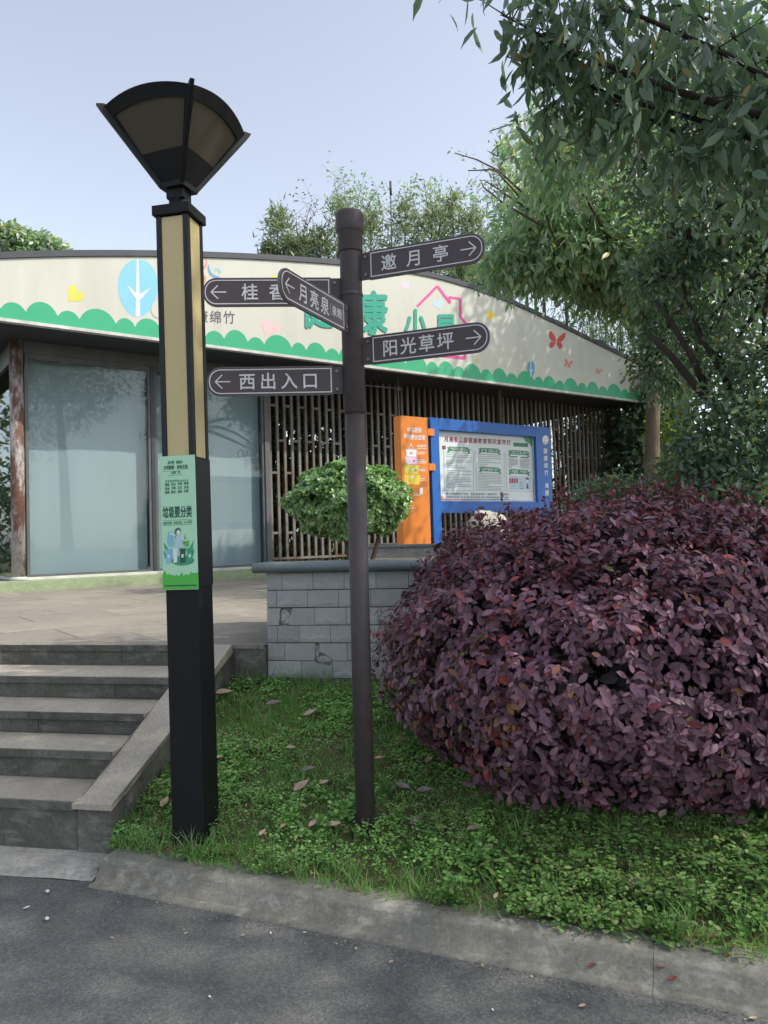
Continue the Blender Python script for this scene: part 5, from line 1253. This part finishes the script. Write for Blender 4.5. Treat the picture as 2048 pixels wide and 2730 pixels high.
# backdrop of shrubs behind the screen
cs = []
for i in range(11):
    s_ = 6.9 + i * 1.0; cs.append(((*bld(s_, 0, GP - 2.6 - random.uniform(0, .5))[:2], random.uniform(1.9, 2.4)), (0.95, 0.9, random.uniform(1.2, 1.6)), 1.0))
for i in range(10):
    s_ = 7.0 + i * 1.15; cs.append(((*bld(s_, 0, GP - 3.6)[:2], 3.9), (1.0, 0.8, 1.2), 0.8 if i < 6 else .35))
hedge('screen_hedge', 'dark shrubs massed behind the rusty lattice screen', 'hedge', cs, 330, 5, 0.21, t_dark)
bam = thing('bamboo_clump', bld(19.0, 1.3, GP - 1.0), 'dark bamboo clump right of the end of the sign fascia', 'bamboo')
LPs = []
for i in range(44):
    b0 = bld(17.75 + random.uniform(0, 2.6), 1.0, GP - 0.3 - random.uniform(0, 2.5)); h = random.uniform(5.5, 8.5); lean = Vector((random.uniform(-.5, .4), random.uniform(-.4, .3), 0))
    pth = [b0 + Z * (h * t) + lean * t * t * 1.5 for t in (0, .25, .5, .75, 1)]
    MB().tube(pth, [0.035, 0.033, 0.028, 0.02, 0.006], 7).build('culm', M['culm'], bam)
    for j in range(80):
        t = random.uniform(.30, 1); kx = int(t * 4 - 1e-6); p = pth[kx].lerp(pth[kx + 1], t * 4 - kx); LPs.append(V3(p) + RNG.normal(size=3) * 0.35)
LPs = np.array(LPs); link('crown', leaf_mesh('crown', *leafy(LPs, rdir(len(LPs)), 5, 0.20, 0.5, t_dark, SLIM, 0.12, wid=1.1)), bam, None, M['leaf'])

# ---- trees and bamboo beyond the roof
def plume(x, y0, y1, w, Y, seed, label, tf=t_bamboo, n=900, L=0.26):
    top = at_y(x, y0, Y); bot = at_y(x + random.uniform(-6, 6), y1, Y); g = Vector((bot.x, bot.y, 0))
    t = thing('bamboo_plume', (g.x, g.y, 0), label, 'bamboo', 'feathery bamboo tops beyond the roof')
    MB().tube([g, Vector((bot.x, bot.y, bot.z)), top], [0.06, 0.04, 0.008], 6).build('culm', M['culm'], t)
    f = RNG.uniform(0, 1, n) ** 0.8; H = top.z - bot.z
    ww = (w * Y / F_PX) * np.clip(np.sin(np.pi * np.clip(1 - f, 0.02, 0.75) / 1.1), 0.08, 1) * (1 + .3 * np.sin(f * 22 + seed))
    a = RNG.uniform(0, 2 * np.pi, n); r = ww * np.sqrt(RNG.uniform(0, 1, n))
    P = np.stack([bot.x + (top.x - bot.x) * f + r * np.cos(a), bot.y + r * np.sin(a), bot.z + H * f], 1)
    D = unit(np.stack([np.cos(a), np.sin(a), np.full(n, 0.9)], 1) + rdir(n) * 0.6)
    link('crown', leaf_mesh('crown', *leafy(P, D, 3, L, 0.0, tf, SLIM, 0.10, 0.7, 1.15)), t, None, M['leaf'])
pl_ = [(740, 560, 720, 34, 22, 'dark bamboo plume just left of the signpost cap'), (905, 545, 740, 45, 22, 'bamboo plume hidden mostly behind the signpost cap'), (990, 575, 760, 55, 22, 'pale bamboo plume right of the signpost cap'), (1080, 545, 740, 50, 22, 'bamboo plume just right of the lightning rod'),
       (1150, 560, 740, 48, 22, 'olive bamboo plume above the topmost finger sign'), (1207, 522, 720, 34, 22, 'pointed dark green bamboo plume above the topmost sign tip'), (1262, 570, 740, 38, 22, 'yellowish bamboo plume above the tip of the topmost sign'), (1345, 378, 720, 40, 20, 'tallest slim bamboo plume against the sky'), (1398, 425, 720, 34, 20, 'slim bamboo plume right of the tallest one'),
       (1450, 400, 700, 45, 20, 'bamboo plume partly behind the pale leaved tree'), (1500, 385, 700, 50, 21, 'broad bamboo plume behind the pale leaved tree'), (800, 640, 720, 32, 22, 'short bamboo top left of the signpost above the roof'), (850, 625, 720, 30, 22, 'short bamboo top touching the signpost above the roof'), (712, 660, 700, 10, 22, 'tiny bamboo tip poking above the roof edge'), (770, 650, 700, 14, 22, 'small bamboo tip above the roof left of the signpost'), (1320, 700, 820, 60, 18, 'bushy bamboo top behind the tip of the topmost sign'), (1230, 700, 800, 50, 19, 'bushy bamboo top under the topmost sign')]
for i, (x, y0, y1, w, Y, lb) in enumerate(pl_): plume(x, y0, y1, w, Y, i, lb, n=int(60 + w * 5.5))
def sparse(x, y, pts, Y, label, nleaf, L, tf):
    b0 = at_y(x, y, Y); t = thing('sparse_tree', (b0.x, b0.y, 0), label, 'tree', 'sparse trees beyond the roof')
    MB().tube([(b0.x, Y, 0), (b0.x, Y, b0.z * .6), b0], [0.10, 0.08, 0.05], 7).build('trunk', M['bark'], t)
    tips = []; tmb = MB()
    for (px_, py_) in pts:
        e = at_y(px_, py_, Y + random.uniform(-.6, .6)); pa_ = limb_path(b0, e, 0.08, 6); tmb.tube(pa_, [0.03, .025, .02, .016, .012, .008, .004], 5, False)
        for j in range(9):
            a_ = pa_[random.randint(2, 6)]; e2 = a_ + Vector((random.gauss(0, .35), random.gauss(0, .3), random.gauss(.15, .3))); tmb.tube([a_, e2], [.007, .003], 4, False); tips += [V3(a_.lerp(e2, q_)) for q_ in (.5, .8, 1)]
        tips += [V3(p) for p in pa_[4:]]
    stuff(tmb.build('branches', M['bark'], t))
    link('crown', leaf_mesh('crown', *leafy(np.array(tips), rdir(len(tips)), nleaf, L, 0.3, tf, LEAF, 0.14)), t, None, M['leaf'])
def t_bud(n): return tints(n, [(0.17, 0.14, 0.10), (0.14, 0.13, 0.08), (0.20, 0.15, 0.12)], (1, 1, 1))
sparse(800, 690, [(722, 622), (765, 572), (790, 570), (830, 545), (845, 560), (750, 620)], 23, 'bare budding tree above the roof left of the signpost', 2, 0.10, t_bud)
sparse(950, 640, [(890, 478), (920, 490), (935, 520), (960, 510), (985, 535), (1000, 508), (880, 530), (1020, 560), (1060, 540)], 24, 'airy small leaved tree rising behind the signpost cap', 3, 0.13, t_mid)
sparse(1160, 660, [(1130, 478), (1150, 500), (1165, 520), (1080, 512), (1100, 525), (1185, 520), (1235, 520), (1140, 540), (1270, 560), (1300, 520), (1320, 540)], 24, 'airy small leaved tree above the topmost finger sign', 3, 0.13, t_mid)
# left distant tree and a tree that shows in the corner glass
lob = [px_lobe(50, 650, 42, 60, 38, 1.4, 1), px_lobe(130, 665, 42, 40, 28, 1.2, .6), px_lobe(-30, 640, 42, 60, 45, 1.5, .8), px_lobe(80, 720, 42, 90, 40, 1.5, .8)]
q = at_y(60, 700, 42); tree('distant_tree', 'distant round tree above the roof at the left edge', (q.x, 42, 0), [(q.x, 42, 0), (q.x, 42, 6), (q.x, 42, 13)], 0.3, lob, 420, 4, 0.42, 0.3, t_mid, LEAF, 'leaf', 'bark', twigs=10)
lob = [((-11.5, 17.5, 3.5), (2, 2, 2), 1), ((-12.5, 20, 5), (2.4, 2.4, 2.2), 1), ((-10.2, 16.8, 2.0), (1.4, 1.4, 1.2), .6)]
tree('garden_tree', 'garden tree left of the building seen in its corner glass', (-11.5, 17.5, 0), [(-11.5, 17.5, 0), (-11.5, 17.5, 2), (-11.6, 17.6, 4)], 0.16, lob, 260, 4, 0.2, 0.3, t_yellow, LEAF, 'leaf', twigs=10)
# big trees to the right, mostly outside the frame, that shade the right half of the fascia
lob = [((9.5, 17.5, 9.5), (2.2, 2.2, 1.8), 1), ((11.5, 16.8, 11.5), (2.5, 2.2, 2.0), 1), ((8.6, 18.6, 7.6), (1.8, 1.6, 1.6), .8), ((12.5, 18.2, 9.0), (2.4, 2.2, 2.0), 1), ((10.4, 19.2, 12.6), (2.2, 2.0, 1.6), .8), ((7.9, 16.4, 11.6), (1.7, 1.6, 1.4), 1), ((9.5, 19.2, 9.0), (1.6, 1.6, 1.5), .9), ((8.8, 17.3, 10.8), (1.8, 1.8, 1.5), 1)]
tree('tall_tree', 'tall dark tree behind the leaves at the right edge', (10.5, 18, 0), [(10.5, 18, 0), (10.4, 18, 3), (10.3, 18, 6), (10.4, 17.8, 9), (10.6, 17.6, 11.5)], 0.3, lob, 330, 4, 0.24, 0.4, t_dark, LEAF, 'leaf', 'bark_dark', twigs=15)
# pale house glimpsed far behind
hs_ = thing('far_house', at_y(1830, 1400, 34), 'pale house glimpsed between trunks at the right', 'house')
c = at_y(1900, 1300, 34); MB().box((c.x, c.y, 2.2), (9, 3, 4.4)).build('wall', M['facade'], hs_); MB().box((c.x, c.y, 4.55), (9.8, 3.8, 0.3)).build('roof', M['roof'], hs_)
for dx in (-3, -1, 1, 3): MB().box((c.x + dx, c.y - 1.51, 2.4), (0.9, 0.06, 1.3)).build('window', M['mullion'], hs_)

# ================================================================== GROUND COVER
def in_slope(n, umin=-0.24, umax=4.6, dens=None):
    out = []
    while len(out) < n:
        u = random.uniform(umin, umax); f = random.uniform(-0.035, 0.985); p = slope_pt(u, f)
        q = noise.noise(Vector((p.x * 2.4, p.y * 2.4, 7))) + 0.6 * noise.noise(Vector((p.x * 7, p.y * 7, 1)))
        if dens and random.random() > dens(q, p, f): continue
        if (Vector((p.x, p.y)) - Vector((LB.x, LB.y))).length < 0.1 or (Vector((p.x, p.y)) - Vector((SB.x, SB.y))).length < 0.05: continue
        out.append((p.x, p.y, slope_z(p.x, p.y), f, u))
    return np.array(out)
HERB = [(0.205, 0.386, 0.103), (0.259, 0.466, 0.131), (0.150, 0.297, 0.084), (0.361, 0.515, 0.186), (0.425, 0.419, 0.186)]
def t_herb(n): return tints(n, HERB, (4, 4, 2, 2, 0.5))
W_ = in_slope(11000, umax=3.6, dens=lambda q, p, f: min(1, max(0.03, 0.42 + 2.0 * q)))
n = len(W_); h = RNG.uniform(0.008, 0.05, n) * (1 + 0.5 * (W_[:, 3] < 0.25)); P0 = W_[:, :3].copy(); P0[:, 2] += h
k = 5; PPt = np.repeat(P0, k, 0) + RNG.normal(size=(n * k, 3)) * np.array([0.012, 0.012, 0.006])
aa = RNG.uniform(0, 2 * np.pi, n * k); DD = np.stack([np.cos(aa), np.sin(aa), RNG.uniform(-0.2, 0.5, n * k)], 1)
th_ = t_herb(n * k); th_ = th_ * np.where((PPt[:, :1] > 0.45) | (W_[:, 3:4].repeat(k, 0) < 0.0), 0.60, 1.0)  # tint carries bush and tree shade on the right; kerb edge darkened too
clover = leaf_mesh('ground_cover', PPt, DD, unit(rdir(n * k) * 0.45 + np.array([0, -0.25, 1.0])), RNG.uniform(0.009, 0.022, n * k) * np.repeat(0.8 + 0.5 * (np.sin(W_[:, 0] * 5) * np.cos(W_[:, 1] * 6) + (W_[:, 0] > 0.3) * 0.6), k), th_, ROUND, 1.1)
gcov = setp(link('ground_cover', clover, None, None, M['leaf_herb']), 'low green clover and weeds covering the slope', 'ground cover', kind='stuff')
W_ = in_slope(9000, umax=3.6, dens=lambda q, p, f: min(1, max(0.08, 0.42 - 0.9 * q)))
n = len(W_); k = 3; PPt = np.repeat(W_[:, :3], k, 0) + RNG.normal(size=(n * k, 3)) * np.array([0.01, 0.01, 0]); DD = unit(rdir(n * k) * 0.7 + np.array([0, 0, 0.9]))
setp(link('grass', leaf_mesh('grass', PPt, DD, rdir(n * k), RNG.uniform(0.02, 0.07, n * k), tints(n * k, [(0.165, 0.35, 0.085), (0.21, 0.40, 0.10), (0.13, 0.29, 0.075), (0.40, 0.37, 0.21)], (4, 3, 3, .7)), BLADE, 0.7), None, None, M['leaf_herb']), 'short green grass blades among the clover', 'grass', kind='stuff')
# moss and leaf crumbs close to the soil
W_ = in_slope(16000, umax=3.8); n = len(W_); P0 = W_[:, :3] + np.array([0, 0, 0.004])
tg = []
for i in range(150):
    if i < 60: p = slope_pt(random.uniform(-.2, 3.4), random.uniform(.93, .985))
    elif i < 110: p = slope_pt(random.uniform(-.2, 3.4), random.uniform(-.02, .05))
    else: p = slope_pt(random.uniform(-.2, 3.0), random.uniform(.05, .9))
    tg += [(p.x + random.gauss(0, .012), p.y + random.gauss(0, .012), slope_z(p.x, p.y)) for _ in range(14)]
tg = np.array(tg); n_ = len(tg); setp(link('grass_tufts', leaf_mesh('grass_tufts', tg, unit(rdir(n_) * .6 + np.array([0, 0, 1.0])), rdir(n_), RNG.uniform(0.06, 0.15, n_), tints(n_, [(0.15, 0.29, 0.09), (0.19, 0.33, 0.11), (0.30, 0.31, 0.17)], (3, 3, 1)), BLADE, 0.35), None, None, M['leaf_herb']), 'tufts of longer grass by wall and kerb', 'grass', kind='stuff')
setp(link('leaf_litter', leaf_mesh('leaf_litter', P0, rdir(n) * np.array([1, 1, .3]), unit(rdir(n) * .4 + np.array([0, 0, 1])), RNG.uniform(0.006, 0.016, n), tints(n, [(0.19, 0.28, 0.075), (0.13, 0.25, 0.065), (0.32, 0.23, 0.13), (0.22, 0.16, 0.10)], (4, 4, 1, 1)), ROUND), None, None, M['leaf_herb']), 'moss and crumbled leaf litter between the weeds', 'litter', kind='stuff')
# taller leafy weeds, too tangled to count
WP, WD, WL_, WT = [], [], [], []; wmb = MB()
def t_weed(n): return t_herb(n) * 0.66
def weed(x, y, h, nl, L, label, tf=t_weed, tpl=LEAF):
    p = on_slope(x, y); mb = wmb
    LP = []; LD = []
    for j in range(nl):
        a = random.uniform(0, 6.28); hh_ = h * random.uniform(.35, 1); r = h * random.uniform(.1, .55)
        e = p + Vector((math.cos(a) * r, math.sin(a) * r, hh_)); mb.tube([p + Vector((0, 0, -.01)), p.lerp(e, .5) + Vector((0, 0, h * .12)), e], [.002, .0016, .001], 3, False)
        for q_ in range(3): LP.append(V3(e) - np.array([0, 0, 0.012 * q_])); b_ = a + random.uniform(-1.4, 1.4); LD.append((math.cos(b_), math.sin(b_), random.uniform(-.1, .35)))
    n_ = len(LP); WP.append(np.array(LP)); WD.append(np.array(LD)); WL_.append(L * RNG.uniform(.6, 1.15, n_)); WT.append(tf(n_))
wd = []
for i in range(150):
    x = random.uniform(1020, 2040); y = 2060 + (x - 1020) * 0.25 + random.uniform(0, 1) * 240; wd.append((x, min(y, 2300 + (x - 1024) * .165), random.uniform(.05, .12), random.randint(5, 10), random.uniform(.022, .042), 'leafy green weed on the slope below the purple bush'))
for i in range(26): wd.append((random.uniform(320, 470), random.uniform(1960, 2250), random.uniform(.04, .09), random.randint(5, 9), random.uniform(.018, .03), 'bright green weed between the step cheek and the lamp'))
for i in range(16): wd.append((random.uniform(490, 920), random.uniform(2235, 2300), random.uniform(.03, .07), random.randint(5, 9), random.uniform(.016, .026), 'small green weed along the kerb between lamp and signpost'))
for i in range(14): wd.append((random.uniform(600, 760), random.uniform(1800, 1900), random.uniform(.05, .11), random.randint(5, 9), random.uniform(.02, .03), 'green weed at the foot of the tiled planter wall'))
for i in range(6): wd.append((random.uniform(470, 590), random.uniform(2225, 2250), random.uniform(.04, .07), 7, .026, 'green weed growing around the foot of the lamp'))
for i in range(70): wd.append((random.uniform(560, 1150), random.uniform(1850, 2300), random.uniform(.03, .07), random.randint(4, 8), random.uniform(.014, .03), ''))
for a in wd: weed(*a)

n_ = sum(len(q_) for q_ in WP)
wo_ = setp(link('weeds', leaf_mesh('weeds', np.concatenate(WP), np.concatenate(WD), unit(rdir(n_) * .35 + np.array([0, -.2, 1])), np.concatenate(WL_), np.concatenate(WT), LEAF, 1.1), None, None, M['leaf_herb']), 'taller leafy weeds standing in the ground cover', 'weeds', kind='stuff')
stuff(wmb.build('stems', M['culm'], wo_))
# fallen leaves
def fallen(pos, L, rot, mat, label, group, nrm=Z, curl=0.25):
    mb = MB(); n = 7; vs = []; fs = []
    for i in range(n + 1):
        t = i / n; w = L * 0.24 * math.sin(math.pi * min(max(t, .03), .985) ** 0.8)
        zc = L * curl * (t - .5) ** 2
        for sg in (-1, 0, 1): vs.append((L * (t - .5), sg * w, zc + abs(sg) * w * 0.45))
    for i in range(n):
        for j in (0, 1): fs.append([i * 3 + j, (i + 1) * 3 + j, (i + 1) * 3 + j + 1, i * 3 + j + 1])
    k_ = len(vs); vs += [(x, y, z - 0.0012) for x, y, z in vs]; fs += [[q_ + k_ for q_ in f][::-1] for f in fs[:]]
    mb.add(vs, fs, True)
    R_ = nrm.to_track_quat('Z', 'Y').to_matrix().to_4x4() @ Matrix.Rotation(rot, 4, 'Z')
    setp(link('fallen_leaf', mb.mesh('fallen_leaf'), None, Matrix.Translation(pos) @ R_, M[mat]), label, 'leaf', group)
sn = Vector((-0.08, -0.32, 0.94)).normalized()
for x, y, L, rot, mt, lb in ((808, 2118, .092, 1.15, 'dry_leaf', 'largest tan dry leaf on the grass left of the signpost'), (868, 2108, .05, .6, 'dry_leaf', 'small tan dry leaf right of the largest one'), (826, 2072, .07, .5, 'grey_leaf', 'dark dry leaf just above the largest tan leaf'), (830, 1920, .075, .95, 'pale_leaf', 'pale curled leaf in the middle of the grass'),
    (735, 1893, .085, .4, 'grey_leaf', 'dark brown leaf in the grass below the broken tiles'), (780, 2014, .05, .05, 'pale_leaf', 'straight pale leaf sliver lying across the grass'), (1015, 2042, .045, .2, 'dry_leaf', 'tan leaf just right of the signpost'), (1146, 2048, .05, 1.0, 'dry_leaf', 'tan leaf left of the dark base of the bush'), (1078, 2120, .07, -.3, 'grey_leaf', 'grey curled leaf right of the signpost'), (1135, 2130, .07, .3, 'grey_leaf', 'grey leaf next to the grey curled one'),
    (1118, 2210, .085, .9, 'grey_leaf', 'large dark grey leaf right of the signpost foot'), (840, 2218, .055, 1.2, 'dry_leaf', 'brown leaf on the grass left of the signpost foot'), (895, 2222, .06, .3, 'dry_leaf', 'reddish brown leaf beside the signpost foot'), (705, 2243, .045, 1.3, 'dry_leaf', 'brown leaf near the kerb between lamp and signpost'), (760, 2225, .04, 1.2, 'dry_leaf', 'small orange brown leaf above the kerb'), (445, 2160, .075, 1.7, 'dry_leaf', 'brown leaf left of the lamp foot'),
    (586, 2040, .05, .3, 'pale_leaf', 'pale leaf touching the right side of the lamp'), (600, 1865, .11, .25, 'pale_leaf', 'long pale bark strip in the grass beside the lamp'), (1768, 2195, .055, 1.0, 'pale_leaf', 'pale heart shaped leaf below the purple bush'), (1710, 2385, .08, -.2, 'dry_leaf', 'broad brown leaf near the kerb at right'), (1265, 2233, .05, .4, 'dry_leaf', 'tan leaf among weeds below the bush'), (1680, 2455, .03, .3, 'pale_leaf', 'small pale leaf at the kerb edge right of centre'), (1595, 2455, .03, .8, 'pale_leaf', 'small pale folded leaf at the kerb edge'), (1325, 2415, .03, 1.2, 'pale_leaf', 'tiny pale leaf on the kerb back edge')):
    p = on_slope(x, y); fallen(p + sn * 0.05, L * 1.15, rot, mt, lb, 'fallen leaves on the slope', sn)
road_bits = [(127, 2380, .035, 'petal'), (70, 2423, .032, 'petal'), (126, 2453, .034, 'petal'), (495, 2490, .018, 'pale_leaf'), (648, 2496, .02, 'pale_leaf'), (722, 2490, .016, 'petal'), (812, 2488, .016, 'petal'), (1042, 2567, .022, 'pale_leaf'), (1287, 2577, .02, 'dry_leaf'), (1552, 2685, .028, 'pale_leaf'), (2008, 2718, .03, 'pale_leaf'), (560, 2660, .016, 'petal'), (1315, 2695, .014, 'petal'), (300, 2502, .018, 'pale_leaf'), (950, 2532, .02, 'pale_leaf')]
names_ = {127: 'white petal on the asphalt, uppermost of three by the steps', 70: 'white petal on the asphalt, leftmost of three by the steps', 126: 'white petal on the asphalt, lowest of three by the steps', 1042: 'tan leaf bit on the asphalt straight below the signpost', 1552: 'pale leaf on the asphalt at the bottom edge right of centre', 2008: 'pale leaf on the asphalt in the bottom right corner', 1287: 'brown leaf bit on the asphalt beside the kerb below the bush', 560: 'tiny white petal on the open asphalt below the lamp', 1315: 'tiny white petal on the asphalt at the bottom edge'}
for x, y, L, mt in road_bits: fallen(at_z(x, y, 0.004) + Vector((0, 0, .003)), L, random.uniform(0, 3), mt, names_.get(x, 'small pale leaf fragment lying on the asphalt along the kerb'), 'leaf bits on the asphalt', Z, .5)
def on_kerb(x, y):
    d = ray(x, y); t = 1.5; prof = [(-0.004, 0.010), (0.012, 0.030), (0.028, 0.056), (0.042, 0.079), (0.062, 0.094), (0.17, 0.103)]
    while t < 8:
        p = CO + d * t; q = (p - K1).dot(KN)
        h = float(np.interp(q, [a for a, _ in prof], [b for _, b in prof]))
        if p.z <= h: return p
        t += 0.004
    return p
for x, y, L, lb in ((1578, 2577, .03, 'dark red leaf on the kerb left of the kerb joint'), (1763, 2580, .034, 'dark red leaf on the kerb just right of the kerb joint'), (1792, 2612, .036, 'dark red leaf low on the kerb face right of the joint'), (1935, 2545, .03, 'dark red leaf on the kerb top near the right edge')):
    fallen(on_kerb(x, y) + Vector((0, -.002, .006)), L, random.uniform(0, 3), 'red_leaf', lb, 'red leaves on the kerb', (Z - KN * 0.5).normalized(), .4)

gr_ = []
for i in range(420):
    s_ = random.uniform(-0.02, 4.4); p = K1 + KD * s_ - KN * (0.05 + abs(random.gauss(0, 0.05))); gr_.append((p.x, p.y, 0.004))
for i in range(90):
    p = K1 + Vector((random.gauss(0, .035), random.gauss(0.05, .05), 0)); gr_.append((p.x, p.y, 0.03))
gr_ = np.array(gr_); n_ = len(gr_)
setp(link('gutter_grit', leaf_mesh('gutter_grit', gr_, rdir(n_) * np.array([1, 1, .25]), unit(rdir(n_) * .3 + np.array([0, 0, 1])), RNG.uniform(0.004, 0.014, n_), tints(n_, [(0.30, 0.22, 0.15), (0.42, 0.38, 0.32), (0.20, 0.14, 0.09), (0.14, 0.13, 0.12)], (2, 2, 2, 3)), ROUND, 0.8), None, None, M['leaf_herb']), 'grit and leaf crumbs gathered along the foot of the kerb', 'grit', kind='stuff')
